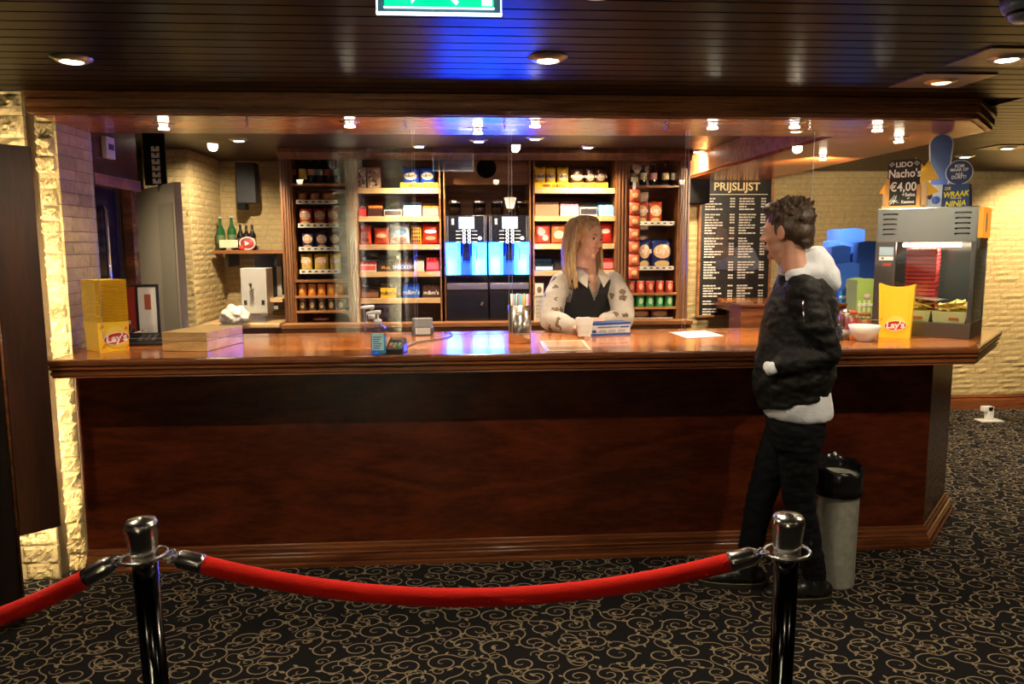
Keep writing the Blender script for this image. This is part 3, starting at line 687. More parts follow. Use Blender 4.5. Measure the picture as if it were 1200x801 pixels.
# hanging strip of small bags
hs=thing('hanging_strip','clip strip hung with a column of small orange-red snack bags','snack strip',(sx(742,YS-.03),YS-.035,sz(213,YS-.03,742)))
MB().box(-.012,.012,-.002,0,-.75,.0).build('strip',white,hs); MB().box(-.028,.028,-.006,-.002,.0,.035).build('header_tag',pm((.6,.55,.3)),hs)
k0=None
for k in range(7):
    z=-.06-.102*k; nx=6; vs=[];fs=[]
    for s in (-1,1):
        for j in range(nx+1):
            for i in range(nx+1):
                u=i/nx;v=j/nx; vs.append(((u-.5)*.085,s*bagbulge(u,v,.045)-.03,v*.10-.10))
    m_=(nx+1)**2
    for s in (0,1):
        for j in range(nx):
            for i in range(nx):
                a=s*m_+j*(nx+1)+i; f=(a,a+1,a+nx+2,a+nx+1); fs.append(f if s==0 else f[::-1])
    if k0 is None: k0=MB().add(vs,fs,True).build('snack_bag',pm((.60,.11,.05),.3),hs); k0.location.z=z; pr=MB().ellipsoid((0,-.052,-.05),(.026,.004,.022),10,6).build('print',pm((.70,.40,.16)),k0)
    else: o=k0.copy(); col.objects.link(o); o.location.z=z; o2=pr.copy(); col.objects.link(o2); o2.parent=o
# ---- coffee machines
cyan=mat('machine_glow',(.1,.5,.9),.4,emit=(.004,.040,1.0),es=26); cyan2=mat('machine_glow_core',(.3,.7,.95),.4,emit=(.005,.060,1.0),es=40)
scr=mat('machine_screen',(.2,.4,1),.3,emit=(.35,.55,1.0),es=2.6); scrw=mat('machine_screen_text',(.8,.9,1),.3,emit=(.8,.9,1.0),es=3.2); ring_m=mat('button_glow',(.8,.8,.8),.4,emit=(.75,.82,1.0),es=1.2)
gloss_black=mat('gloss_black',(.010,.011,.016),.12)
def coffee(label,a,b,knob):
    Y=YS-.03; x0,x1=sx(a,Y),sx(b,Y); w_=x1-x0; cx=(x0+x1)/2; zb=sz(324,Y,570); zt_=sz(252,Y,570); h=zt_-zb; D=.40
    t=thing('coffee_machine',label,'coffee machine',(cx,Y,zb),0,'pair of coffee machines'); zh=sz(283.5,Y,570)-zb
    def bx(n,m,px0,px1,y0,y1,pz0,pz1,bev=0): return box(n,m,sx(px0,Y)-cx,sx(px1,Y)-cx,y0,y1,sz(pz1,Y,570)-zb,sz(pz0,Y,570)-zb,t,bev)
    box('housing',gloss_black,-w_/2,w_/2,0,D,zh,h,t,.004)
    box('rear_body',gloss_black,-w_/2,w_/2,.16,D,0,zh,t); box('base',gloss_black,-w_/2,w_/2,-.02,.16,0,.016,t)
    for q in (a+.3,a+2.2,b-3.4,b-1.2): bx('side_strip',steel,q,q+1.0,-.006,0,253,283)
    ax=a+.5; 
    bx('light_panel',cyan2,a+1,a+17,.10,.12,284,323); bx('light_panel',cyan2,a+31,b-1,.10,.12,284,323)
    bx('cheek_panel',cyan,a+.2,a+1.2,.0,.10,284,323); bx('cheek_panel',cyan,b-1.2,b-.2,.0,.10,284,323)
    bx('side_glow',cyan,a+13.5,a+16.8,.05,.10,284,323); bx('side_glow',cyan,a+31,a+34,.05,.10,284,323)
    bx('back_plate',mat('machine_plate',(.25,.32,.5),.3,.6),a+17,a+31,.13,.15,300,323)
    bx('spout_block',gloss_black,a+20,a+28,.02,.13,284,300,.004); bx('spout_head',gloss_black,a+19,a+29,.0,.10,297,305,.004)
    for q in (21,24,27): 
        xx=sx(a+q,Y)-cx; zz=sz(308,Y,570)-zb; MB().tube([(xx,.04,zz),(xx,.04,zz+.03)],.005,6).build('nozzle',black,t)
    xx=sx(a+33,Y)-cx; z1=sz(288,Y,570)-zb; MB().tube([(xx,.02,z1),(xx+.018,.01,z1-.02),(xx+.018,.01,z1-.11)],.004,6).build('steam_wand',black,t)
    s_=bx('screen',scr,a+16,a+33,-.008,-.001,254.5,267.5,.002); bx('screen_text',scrw,a+18.5,a+30.5,-.0095,-.008,257,265)
    bx('screen_frame',steel,a+15,a+34,-.006,.0,253.5,268.5)
    for r_ in range(4):
        for q in (21.5,27.5):
            xx=sx(a+q,Y)-cx; zz=sz(270.5+r_*4.2,Y,570)-zb
            bt=MB().tube([(xx+.011*math.cos(k*math.pi/6),-.004,zz+.011*math.sin(k*math.pi/6)) for k in range(12)],.003,5,closed=True).build('button',ring_m,t)
        bx('menu_line',ring_d,a+12,a+18,-.0015,0,270+r_*4.2,271+r_*4.2); bx('menu_line',ring_d,a+31,a+37,-.0015,0,270+r_*4.2,271+r_*4.2)
    xx=sx(b-8,Y)-cx; zz=sz(279,Y,570)-zb; MB().ellipsoid((xx,-.001,zz),(.015,.003,.015),12,6).build('badge',ring_m,t)
    bx('maker_mark',ring_d,a+7,a+10,-.0015,0,256,263)
    for q in (11,40):
        xx=sx(a+q,Y)-cx; zz=h; zt2=sz(233,Y,570)-zb
        hp=MB().lathe([(.045,zz),(.050,zz+.02),(.050,zt2-.03)],c=(xx,.12,0),seg=16,cap=False).build('hopper',smoke,t)
        MB().lathe([(.001,zz+.002),(.043,zz+.004),(.043,zt2-.06),(.001,zt2-.06)],c=(xx,.12,0),seg=12).build('coffee_beans',mat('beans',(.05,.022,.010),.6,bump=1,bscale=90),hp)
        MB().lathe([(.052,zt2-.032),(.052,zt2-.012),(.030,zt2),(.001,zt2)],c=(xx,.12,0),seg=16).build('hopper_lid',chrome,hp)
    return t
ring_d=mat('button_print',(.55,.55,.6),.5); smoke=clear_glass('smoked_hopper',(.35,.30,.26),1.5)
coffee('black coffee machine with glowing blue bay, left of the pair',522.6,570.5,True); coffee('black coffee machine with glowing blue bay, right of the pair',573.2,620.0,False)
for a,b,l,kn in ((522.8,571.8,'black base cabinet with round knob under the left coffee machine',1),(573.4,620.0,'black base cabinet under the right coffee machine',0)):
    Y=YS-.03; x0,x1=sx(a,Y),sx(b,Y); t=thing('base_cabinet',l,'cabinet',((x0+x1)/2,Y,ZL),0,'black coffee cabinets'); w_=x1-x0; zt_=sz(324.3,Y,570)-ZL
    box('body',gloss_black,-w_/2,w_/2,.012,.40,.0,zt_,t)
    box('steel_strip',steel,-w_/2+.003,w_/2-.003,-.004,.012,sz(339,Y,570)-ZL,sz(331.5,Y,570)-ZL,t,.003)
    dr=box('door',gloss_black,-w_/2+.004,w_/2-.004,-.002,.012,.012,sz(340.5,Y,570)-ZL,t,.002)
    if kn: MB().ellipsoid((sx(564,Y)-(x0+x1)/2,-.010,sz(356,Y,570)-ZL),(.013,.010,.013),12,8).build('knob',chrome,dr)
# stir sticks
Y=YS+.05; sb=PY(598,251,Y)
hold=thing('stick_holder','small glass holding white stir sticks on the right coffee machine','holder',(sb.x,Y,sz(252,YS-.03,570)))
MB().lathe([(.026,0),(.030,.055),(.027,.055),(.023,.004),(.001,.004)],seg=14).build('glass_wall',smoke,hold)
for k in range(12):
    t=tag(MB().box(-.004,.004,-.001,.001,0,.14).build('stir_stick',paper),'white stir stick fanned out on top of the right coffee machine','stir stick','white stir sticks')
    t.location=(sb.x+(k-5.5)*.002,Y+((k*5)%7-3)*.003,sz(252,YS-.03,570)+.006); t.rotation_euler=(R(((k*3)%5-2)*3),R((k-5.5)*2.6),0)
# round speaker in the upper panel
p=PY(570,197,YS+.095); spk=thing('ceiling_speaker','round black loudspeaker in the wooden panel above the coffee machines','speaker',(p.x,YS+.10,p.z))
o=MB().lathe([(.078,0),(.078,.012),(.066,.016),(.060,.008),(.03,.004),(.001,.010)],seg=28).build('ring',blackm,spk); o.rotation_euler=(R(90),0,0)
# cup stack behind the woman
Y=YS-.06; p=PY(631,376,Y)
for k in range(2):
    t=thing('paper_cup_stack','white printed carton with a cat picture beside the coffee cabinet' if k else 'white napkin pack standing beside the coffee cabinet','carton',(PY(631,376,Y).x,Y-.03 ,ZL+.001+k*.19)) if k==0 else t
MB().rbox(-.036,.036,-.03,.03,0,.20,.01,3).build('pack',pm((.62,.56,.46)),t); MB().box(-.034,.034,-.034,-.031,.20,.30).build('picture_card',pm((.75,.70,.62)),t); MB().ellipsoid((.0,-.036,.25),(.018,.002,.025),10,6).build('print',pm((.2,.12,.07)),t)
for k in range(5): MB().box(-.026,.026,-.0315,-.03,.03+k*.03,.038+k*.03).build('print',pm((.42,.38,.32)),t)
# speaker box and price board on the back wall
p0=PY(806,193,6.75); p1=PY(832,238,6.75)
t=thing('wall_speaker','black loudspeaker hung beside the price board','speaker',((p0.x+p1.x)/2,6.75,p1.z)); w_=(p1.x-p0.x); h=p0.z-p1.z
MB().taper(-w_/2,w_/2,0,.20,0,h,1,1).build('cabinet',blackm,t,bevel=.01); box('bracket',black,-.03,.03,.20,.245,h*.3,h*.7,t); box('grille',blackm,-w_/2+.01,w_/2-.01,-.006,0,.02,h-.02,t)
p0=PY(820,205,6.95); p1=PY(901,371,6.95); bx0,bx1=p0.x,p1.x; bz0,bz1=p1.z,p0.z; bw=bx1-bx0; bh=bz1-bz0
t=thing('price_board','tall framed black price board with gold heading on the stone wall','price board',((bx0+bx1)/2,6.955,bz0))
box('panel',mat('board_black',(.012,.011,.010),.35),-bw/2+.015,bw/2-.015,-.012,.012,.015,bh-.015,t)
for nm,a in (('frame_rail',(-bw/2,bw/2,-.02,.025,0,.022)),('frame_rail',(-bw/2,bw/2,-.02,.025,bh-.022,bh)),('frame_stile',(-bw/2,-bw/2+.022,-.02,.025,.022,bh-.022)),('frame_stile',(bw/2-.022,bw/2,-.02,.025,.022,bh-.022))): box(nm,shelfw,*a,t,.003)
gold=pm((.85,.70,.36)); chalk=pm((.72,.70,.62))
lettering('PRIJSLIJST',.098,gold,t,(0,-.0135,bh-.135),bold=.002,sx=1.06); box('rule',chalk,-bw*.42,bw*.42,-.0135,-.012,bh-.175,bh-.168,t)
rg=random.Random(4); mb=MB(); mp=MB()
for cx0,wmax,xp,n in ((-bw*.42,.17,-bw*.02,46),(bw*.04,.16,bw*.40,46)):
    for k in range(n):
        if k%9 in (5,) or (k>30 and k%7==3): continue
        z=bh-.215-k*.0238; 
        l=rg.uniform(.35,1)*wmax; x=cx0; 
        while x<cx0+l:
            q=min(rg.uniform(.02,.05),cx0+l-x+.01); mb.box(x,x+q,-.013,-.012,z,z+.0115); x+=q+.006
        if k%6!=4: mp.box(xp-.045,xp-.022,-.013,-.012,z,z+.012); mp.box(xp-.018,xp,-.013,-.012,z,z+.012)
o=mb.build('price_rows',chalk,t,fix=False); o['kind']='stuff'; o=mp.build('price_figures',chalk,t,fix=False); o['kind']='stuff'
# ================================================================== left end of the bar
# dark wooden folding door leaves in front of the stone pier
fd=struct(thing('door_1',None,None))
def leaf(n,a,b,z0,z1,th,m):
    a=Vector(a);b=Vector(b);d=(b-a).normalized();nn=Vector((-d.y,d.x))*th
    o=MB().prism([tuple(a),tuple(b),tuple(b+nn),tuple(a+nn)],z0,z1).build(n,m,fd,bevel=.004); return o
leaf('leaf',(-1.825,3.19),(-1.715,3.30),.40,1.985,-.03,doorw) if False else leaf('leaf',(-1.825,3.19),(-1.715,3.30),.40,1.985,.035,doorw)
leaf('leaf',(-2.45,2.86),(-1.832,3.185),.02,1.985,.035,mat('dark_lacquer',(.012,.008,.006),.18))
MB().tube([(-1.829,3.182,.03),(-1.829,3.182,1.98)],.006,6).build('edge_strip',mahog_l,fd)
# service doorway in the side wall
sw=struct(thing('wall_side',None,None))
box('panelling',mahog,XL-.06,XL-.02,4.13,4.70,1.93,CEIL,sw); box('casing',shelfw,XL-.05,XL-.005,4.13,4.70,1.90,1.96,sw,.004)
box('casing',mahog_l,XL-.06,XL-.01,4.56,4.63,0,1.90,sw); box('return_wall',mat('passage_wall',(.06,.045,.03),.8),-3.4,-3.3,3.66,YB,0,CEIL,sw)
d2=struct(thing('door_2',None,None))
box('pane',mat('door_glass_dark',(.012,.014,.035),.08),XL-.10,XL-.075,4.15,4.55,.02,1.90,d2); box('stile',black,XL-.11,XL-.07,4.13,4.19,.02,1.9,d2); box('stile',black,XL-.11,XL-.07,4.50,4.555,.02,1.9,d2)
MB().tube([(XL-.055,4.30,.9),(XL-.04,4.30,.92),(XL-.04,4.30,1.78),(XL-.055,4.30,1.8)],.012,8).build('handle',chrome,d2)
p=PY(129,168,4.98)
t=thing('thermostat','small white wall unit above the service doorway','thermostat',(XL-.018,4.30,2.10)); MB().rbox(0,.03,-.05,.05,-.055,.055,.006).build('case',white,t,bevel=.003); box('display',black,.03,.032,-.03,.03,-.01,.02,t)
# open beige door leaf
bd=struct(thing('door_3',None,None))
a=PZ(157,224,1.98); b=PZ(203,213,1.98); a=Vector((a.x,a.y));b=Vector((b.x,b.y)); d=(b-a).normalized(); nn=Vector((-d.y,d.x))*.045
bm_=mat('beige_door',(.52,.46,.36),.55); 
MB().prism([tuple(a),tuple(b),tuple(b+nn),tuple(a+nn)],.02,1.98).build('leaf',bm_,bd,bevel=.003)
mid=a+(b-a)*.62; q=Vector((d.y,-d.x))*.004
MB().prism([tuple(mid),tuple(b-d*.04),tuple(b-d*.04+q),tuple(mid+q)],.3,1.86).build('kick_panel',mat('beige_door_panel',(.40,.36,.28),.5),bd)
hp=a+(b-a)*.2; MB().tube([(hp.x+q.x*8,hp.y+q.y*8,1.02),(hp.x+q.x*8+d.x*.1,hp.y+q.y*8+d.y*.1,1.02)],.009,8).build('door_handle',steel,bd)
# back stone pier
P2=struct(thing('wall_pier_back',None,None)); YP2=6.2; px1=PY(226,300,YP2).x; px0=px1-.34
box('core',mortar,px0,px1-.008,YP2+.008,YB,0,CEIL,P2)
brick_field('stone_facing',P2,(px0,YP2+.005),0,px1-px0,.3,CEIL,.050,(.10,.22),31,stone2,rel=.010)
brick_field('stone_facing',P2,(px1-.005,YP2+.005),R(90),YB-YP2-.005,.3,CEIL,.050,(.12,.26),32,stone2,rel=.010)
# black sign with white upright lettering beside the doorway
p0=PY(167,168,5.2);p1=PY(195,217,5.2)
t=thing('film_sign','upright black sign with a white vertical strip above the beige door','sign',((p0.x+p1.x)/2,5.2,p1.z)); w_=p1.x-p0.x; h=p0.z-p1.z
box('board',blackm,-w_/2,w_/2,0,.02,0,h+.10,t); 
for k in range(6):
    z=.01+k*h*.155; box('white_bar',white,-w_*.12,w_*.26,-.002,0,z,z+h*.07,t); box('white_bar',white,-w_*.12,w_*.02,-.002,0,z+h*.07,z+h*.12,t); box('white_bar',white,w_*.12,w_*.26,-.002,0,z+h*.07,z+h*.12,t)
# back corner: shelf with wine bottles, black box, low shelf, dispenser
YW=6.6
p0=PY(251,293,YW); p1=PY(333,293,YW)
t=thing('wall_shelf','wooden wall shelf carrying the wine bottles in the back left corner','shelf',((p0.x+p1.x)/2,YW,p0.z)); w_=p1.x-p0.x
box('board',shelfw,-w_/2,w_/2,-.02,YB-YW-.015,-.03,0,t,.003)
for s in (-.35,.35): box('bracket',black,s*w_-.01,s*w_+.01,.05,YB-YW-.015,-.14,-.03,t)
zs=p0.z
for px,yt,m,lc,nm,r in ((260,254,bg_green,(.10,.16,.06),'green wine bottle at the left end of the wall shelf',.037),(273,253,bg_green,(.10,.16,.06),'green wine bottle beside the dark ones on the wall shelf',.037),(283,262,bg_dark,(.10,.05,.03),'dark wine bottle just right of the green ones',.030),(290,263,bg_dark,(.14,.05,.04),'dark wine bottle in the middle of the wall shelf',.030),(297,262,bg_dark,(.25,.12,.09),'dark wine bottle at the right end of the row',.030)):
    Yb=YW+.12+(.05 if r<.035 else 0); bottle(nm,sx(px,Yb),Yb,zs,H(yt,zs,Yb,px),r,m,lc,(.5,.5,.45) if m is bg_green else (.3,.2,.15),'wine bottles',neck=.36,labh=(.2,.45))
p=PY(267,290,YW+.02); t=thing('label_card','cream card propped in front of the green wine bottles','card',(p.x,YW+.045,zs)); box('card',pm((.72,.64,.46)),-.075,.075,0,.004,.02,.085,t); box('card_foot',pm((.3,.25,.2)),-.02,.02,0,.03,0,.02,t)
p=PY(289,290,YW+.02); t=thing('candy_emblem','red and white swirl ornament in front of the dark bottles','ornament',(p.x,YW+.05,zs+.055))
MB().tube([(.062*math.cos(k*math.pi/10),0,.05*math.sin(k*math.pi/10)) for k in range(20)],.008,6,closed=True).build('white_ring',pm((.75,.55,.52)),t); MB().ellipsoid((0,0.006,0),(.05,.008,.04),14,8).build('red_disc',pm((.42,.05,.05)),t); MB().add([(-.02,-.006,.02),(-.02,-.006,-.02),(.02,-.006,0)],[(0,1,2)]).build('arrow',white,t); MB().ellipsoid((-.045,0,-.035),(.03,.02,.02),10,6).build('red_bow',pm((.7,.04,.03)),t)
p0=PY(275,190,6.7);p1=PY(300,238,6.7); t=thing('black_monitor','black box screen hung high in the back left corner','screen',((p0.x+p1.x)/2,6.7,p1.z)); w_=p1.x-p0.x;h=p0.z-p1.z
MB().box(-w_/2,w_/2,0,.14,.0,h).build('case',mat('navy_black',(.006,.007,.012),.5),t,bevel=.008); box('lip',blackm,-w_/2,-w_*.1,0.01,.13,-.05,0,t); box('arm',black,-.03,.03,.14,YB-6.7-.01,h*.4,h*.6,t)
# framed dark mirror panel behind the dispenser
p0=PY(298,300,6.93);p1=PY(333,362,6.93); t=thing('mirror_panel','dark mirror with a pale frame below the wall shelf','mirror',((p0.x+p1.x)/2,6.93,p1.z)); w_=p1.x-p0.x;h=p0.z-p1.z
box('glass_plate',mat('dark_mirror',(.05,.05,.045),.1,.6),-w_/2,w_/2,0,.02,0,h,t); box('frame_stile',pm((.45,.45,.40)),w_/2-.05,w_/2-.01,-.01,0,0,h,t); box('frame_rail',pm((.45,.45,.40)),-w_/2,w_/2-.01,-.01,0,.0,.03,t)
p0=PY(285,349,6.5);p1=PY(341,349,6.3)
t=thing('side_shelf','pale low shelf right of the dispenser','shelf',((p0.x+p1.x)/2,6.4,p0.z)); w_=sx(332,6.4)-sx(316,6.4); t.location.x=(sx(332,6.4)+sx(316,6.4))/2-.02
box('board',shelfl,-w_/2,w_/2,0,.58,-.03,0,t,.003); box('support',shelfw,-w_/2,-w_/2+.02,.3,.58,-.10,-.03,t)
zc=PY(310,378,6.25).z
t=thing('corner_cabinet','low wooden cabinet under the dispenser in the back left corner','cabinet',(0,6.2,0)); x0,x1=px1+.03,sx(331,6.2)-.04
t.location.x=(x0+x1)/2; w_=x1-x0; box('top',shelfl,-w_/2,w_/2,-.02,.75,zc-.04,zc,t,.01); box('body',mahog,-w_/2+.01,w_/2-.01,.0,.74,0,zc-.04,t); box('door',mahog_l,-w_/2+.03,w_/2-.03,-.012,0,.1,zc-.08,t)
# steel dispenser with tap
Yd=6.3; p0=PY(281,314,Yd);p1=PY(314,372,Yd); t=thing('drinks_dispenser','pale steel dispenser with a black tap on the corner cabinet','dispenser',((p0.x+p1.x)/2,Yd,zc)); w_=p1.x-p0.x; h=p0.z-zc
dm=mat('dispenser_face',(.62,.60,.55),.35,.3)
MB().box(-w_/2,w_/2,0,.22,.07,h).build('body',dm,t,bevel=.006); MB().rbox(-w_/2+.0,w_/2-.0,-.05,.2,0,.055,.02).build('drip_tray',steel,t); box('neck',dm,-w_/2+.01,w_/2-.01,.05,.2,.055,.07,t)
MB().tube([(-.01,0,h*.62),(-.01,-.05,h*.62),(-.01,-.055,h*.57)],.012,8).build('tap',chrome,t); MB().tube([(-.01,-.035,h*.62),(-.014,-.05,h*.72)],[.008,.012],8).build('tap_lever',black,t); MB().tube([(-.01,-.004,h*.6),(-.006,-.004,h*.36)],.008,6).build('drip_line',steel,t)
for s in (-.34,.34): box('badge',black,s*w_-.012,s*w_+.012,-.003,0,h*.32,h*.41,t)
# crumpled white bag
p=PY(271,380,6.05); bm=bmesh.new(); bmesh.ops.create_icosphere(bm,subdivisions=4,radius=.10)
for v in bm.verts:
    n=v.co.normalized(); k=1+.28*mnoise.noise(n*2.2)+.16*mnoise.noise(n*5.5)+.06*mnoise.noise(n*12); v.co=Vector((n.x*.105*k,n.y*.09*k,max(n.z*.085*k,-.06)))
me=bpy.data.meshes.new('plastic_bag'); bm.to_mesh(me); bm.free(); o=link('plastic_bag',me,mat('white_bag',(.80,.76,.66),.4),None,True); o.location=(sx(271,6.15),6.15,zc+.062)
o.location.x=max(o.location.x,px1+.10); tag(o,'crumpled white plastic bag beside the dispenser','bag')
# leaning white board with black frame and small red box on the worktop
p=PY(174,388,4.5); t=thing('framed_notice','white notice in a black frame leaning by the beige door','notice',(PY(173,360,4.47).x,4.47,1.001))
w_=.10; h=PY(173,333,4.47).z-1.001; box('sheet',paper,-w_/2,w_/2,0,.004,.02,h-.02,t); 
for a in ((-w_/2-.012,-w_/2,-.004,.01,0,h),(w_/2,w_/2+.012,-.004,.01,0,h),(-w_/2,w_/2,-.004,.01,h-.014,h),(-w_/2,w_/2,-.004,.01,0,.02)): box('frame_bar',black,*a,t)
box('print',pm((.45,.12,.06)),-.015,.02,-.002,0,h*.62,h*.85,t)
t=thing('red_carton','small red carton standing beside the framed notice','carton',(PY(154,360,4.5).x,4.5,1.001)); box('carton',pm((.36,.035,.02)),-.045,.045,-.02,.06,0,PY(154,337,4.5).z-1.001,t,.002); box('print',white,-.03,.0,-.022,-.02,.15,.17,t)
# ================================================================== on the bar top
CT=1.1008
def on(px,py): return PZ(px,py,CT)
lay_y=pm((.92,.62,.03),.4); lay_r=pm((.50,.02,.02),.4)
def lays_logo(parent,x,y,z,s,rz=0):
    g=MB().slab([(s*1.05*math.cos(q*math.pi/14),s*1.0*math.sin(q*math.pi/14)) for q in range(28)],-.0016,-.0006).build('sun_disc',pm((.90,.68,.12),.4),parent); g.location=(x,y,z+s*.15)
    b=[]
    for q in range(28):
        a=q*math.pi/14; b.append((s*1.22*math.cos(a),s*.56*math.sin(a)+.10*s*math.cos(a)))
    w_=MB().slab(b,-.0030,-.0016).build('logo_border',pm((.85,.80,.70)),parent); w_.location=(x,y,z)
    w_=MB().slab([(u*.93,v*.90) for u,v in b],-.0040,-.0030).build('logo_red',lay_r,parent); w_.location=(x,y,z)
    l=lettering("Lay's",s*1.02,pm((.88,.86,.82)),parent,(x,y-.0041,z-s*.30),rot=(R(90),R(-5),0),extrude=.0005,shear=.12,bold=.0014*s/.04)
def lays_boxes(label,pa,pb,ytop,n,rz,depth,flare=1.13):
    # nested stack of yellow chip trays standing on the bar: one front tray with the print, the nested rims behind/above it
    a=on(*pa);b=on(*pb); c=(a+b)/2; w_=(b-a).length; zt=PY((pa[0]+pb[0])/2,ytop,c.y).z-CT
    return a,b,c,w_,zt
# left stack of chip trays
a=on(117,413); b=on(151.5,409.5); rz=math.atan2(b.y-a.y,b.x-a.x); w_=(b-a).length; h0=PY(134,378,a.y).z-CT; htop=PY(134,328,a.y).z-CT
def chip_stack(label,c,rz,w_,h0,htop,dp,n):
    first=None
    base=thing('chip_tray','lowest yellow chip tray with red logo at the left end of the bar','chip tray',(c.x,c.y,CT),rz,'stacked yellow chip trays')
    fl=1.10
    def shell(z0,z1,k0,k1,cap):
        mb=MB(); t=.0015
        for (x0,x1,y0,y1) in ((-.5,.5,0,0),):
            pass
        A=[(-w_/2*k0,0),(w_/2*k0,0),(w_/2*k0,dp),(-w_/2*k0,dp)]; B=[(-w_/2*k1,-(k1-1)*dp*.5),(w_/2*k1,-(k1-1)*dp*.5),(w_/2*k1,dp+(k1-1)*dp*.5),(-w_/2*k1,dp+(k1-1)*dp*.5)]
        vs=[(x,y,z0) for x,y in A]+[(x,y,z1) for x,y in B]; 
        vi=[(x*.97,dp/2+(y-dp/2)*.97,z1) for x,y in B]+[(x*.97,dp/2+(y-dp/2)*.97,z0+.004) for x,y in A]
        fs=[(0,1,5,4),(1,2,6,5),(2,3,7,6),(3,0,4,7),(0,3,2,1)]
        n=8
        fs+=[(4,5,9,8),(5,6,10,9),(6,7,11,10),(7,4,8,11),(8,9,13,12),(9,10,14,13),(10,11,15,14),(11,8,12,15),(12,13,14,15)]
        return mb.add(vs+vi,fs)
    shell(0,h0,1.0,1.06,0).build('tray_wall',lay_y,base)
    s_=w_*.37; th=math.atan2(.03*w_,h0)
    lays_logo(base,w_*.06,-.0075,h0*.44,s_)
    for q,(x,z) in enumerate(((-.38,.18),(.40,.75),(-.40,.85),(.42,.12))): MB().slab([(x*w_-.008,z*h0-.008),(x*w_+.010,z*h0-.004),(x*w_+.004,z*h0+.012)],-.010,-.004).build('print',pm((.75,.22,.03)),base)
    dz=(htop-h0)/n; sh=None
    for k in range(n):
        z=h0+dz*k
        if sh is None:
            sh=shell(0,dz*.80,1.045,1.075,0).build('chip_tray',lay_y); o=sh; 
        else: o=sh.copy(); col.objects.link(o)
        o.location=(c.x,c.y,CT+z+.0012); o.rotation_euler=(0,0,rz); tag(o,'nested yellow chip tray rim stacked above the printed tray at left','chip tray','stacked yellow chip trays')
    return base
c=(a+b)/2
chip_stack('yellow paper chip tray in the stack at the left end of the bar',c,rz,w_*1.0,h0,htop,.15,22)
# bamboo box
a=on(190.5,411);b=on(243,411.5);e=on(285,401); t=thing('bamboo_box','flat bamboo wooden box near the left end of the bar','box',(a.x,a.y,CT)); h=PY(190,389,a.y).z-CT
u=Vector((b.x-a.x,b.y-a.y)); v=Vector((e.x-b.x,e.y-b.y)); Q=[(0,0),(u.x,u.y),(u.x+v.x,u.y+v.y),(v.x,v.y)]
MB().prism(Q,0,h*.52).build('base',bamboo,t,bevel=.002); MB().prism(Q,h*.54,h).build('lid',bamboo,t,bevel=.002); 
MB().prism([(x*.99+.002,y*.99+.002) for x,y in Q],h*.5,h*.56).build('seam',pm((.2,.12,.05)),t)
# black phone / keyboard console
p=on(172,403); t=thing('phone_console','black desk phone console beside the bamboo box','phone',(p.x,p.y,CT),R(8))
MB().add([(-.10,-.06,0),(.10,-.06,0),(.10,.08,0),(-.10,.08,0),(-.10,-.06,.015),(.10,-.06,.015),(.10,.08,.05),(-.10,.08,.05)],[(0,3,2,1),(4,5,6,7),(0,1,5,4),(1,2,6,5),(2,3,7,6),(3,0,4,7)]).build('body',black,t,bevel=.004)
MB().tube([(-.08,-.04,.05),(-.08,-.02,.062),(-.08,.04,.075),(-.08,.06,.07)],[.016,.011,.011,.016],8).build('handset',black,t)
for i in range(3):
    for j in range(4): box('key',pm((.10,.10,.11)),-.03+i*.03,-.012+i*.03,-.045+j*.026,-.028+j*.026,.018+.25*(.015+j*.026)*.9,.024+.25*(.015+j*.026)*.9,t)
p=on(160,400); t=thing('paper_slip','crumpled white paper slip between chip trays and phone','paper',(p.x-.01,p.y+.05,CT+.001)); 
vs=[];fs=[]
for j in range(5):
    for i in range(5): vs.append((-.04+i*.02,-.03+j*.015,.03+.012*mnoise.noise((i*.9,j*.7,2))+ (i*.006)))
for j in range(4):
    for i in range(4): q=j*5+i; fs.append((q,q+1,q+6,q+5))
o=MB().add(vs,fs).build('sheet',paper,t); sm=o.modifiers.new('s','SOLIDIFY'); sm.thickness=.001; box('fold',paper,-.02,.02,-.01,.02,0,.03,t)
# sanitiser bottles
def sanitiser(label,px,py,ytop,gel):
    p=on(px,py); h=PY(px,ytop,p.y).z-CT; t=thing('sanitiser_bottle',label,'pump bottle',(p.x,p.y,CT),0,'hand sanitiser pump bottles'); r=.036
    MB().lathe([(r*.92,0),(r,.006),(r,h*.56),(r*.85,h*.63),(r*.42,h*.68),(r*.42,h*.72)],seg=20).build('bottle_wall',bglass,t)
    if gel: MB().lathe([(.001,.003),(r*.9,.004),(r*.94,.008),(r*.94,h*.42),(.001,h*.42)],seg=20).build('gel',mat('blue_gel',(.06,.42,.75),.15,trans=.35),t); MB().box(-r*.7,r*.7,-r-.001,-r*.72,h*.12,h*.50).build('label',mat('gel_label',(.35,.62,.72),.5),t); [MB().box(-r*.55,r*.55*(.4+.5*((k*7)%3)/2),-r-.002,-r-.001,h*(.16+.05*k),h*(.18+.05*k)).build('print',pm((.05,.16,.25)),t) for k in range(6)]
    MB().lathe([(r*.48,h*.70),(r*.48,h*.80),(r*.2,h*.82),(r*.13,h*.83),(r*.13,h*.94)],seg=14).build('pump_collar',white,t)
    MB().tube([(.012,0,h*.96),(-.0,0,h*.97),(-.045,-.006,h*.955),(-.052,-.007,h*.93)],[.010,.010,.006,.004],8).build('pump_head',white,t)
    return t
sanitiser('blue gel hand sanitiser pump bottle on the bar front edge',444,415,364,True)
sanitiser('clear pump bottle with white head behind the blue sanitiser',436.5,408,358,False)
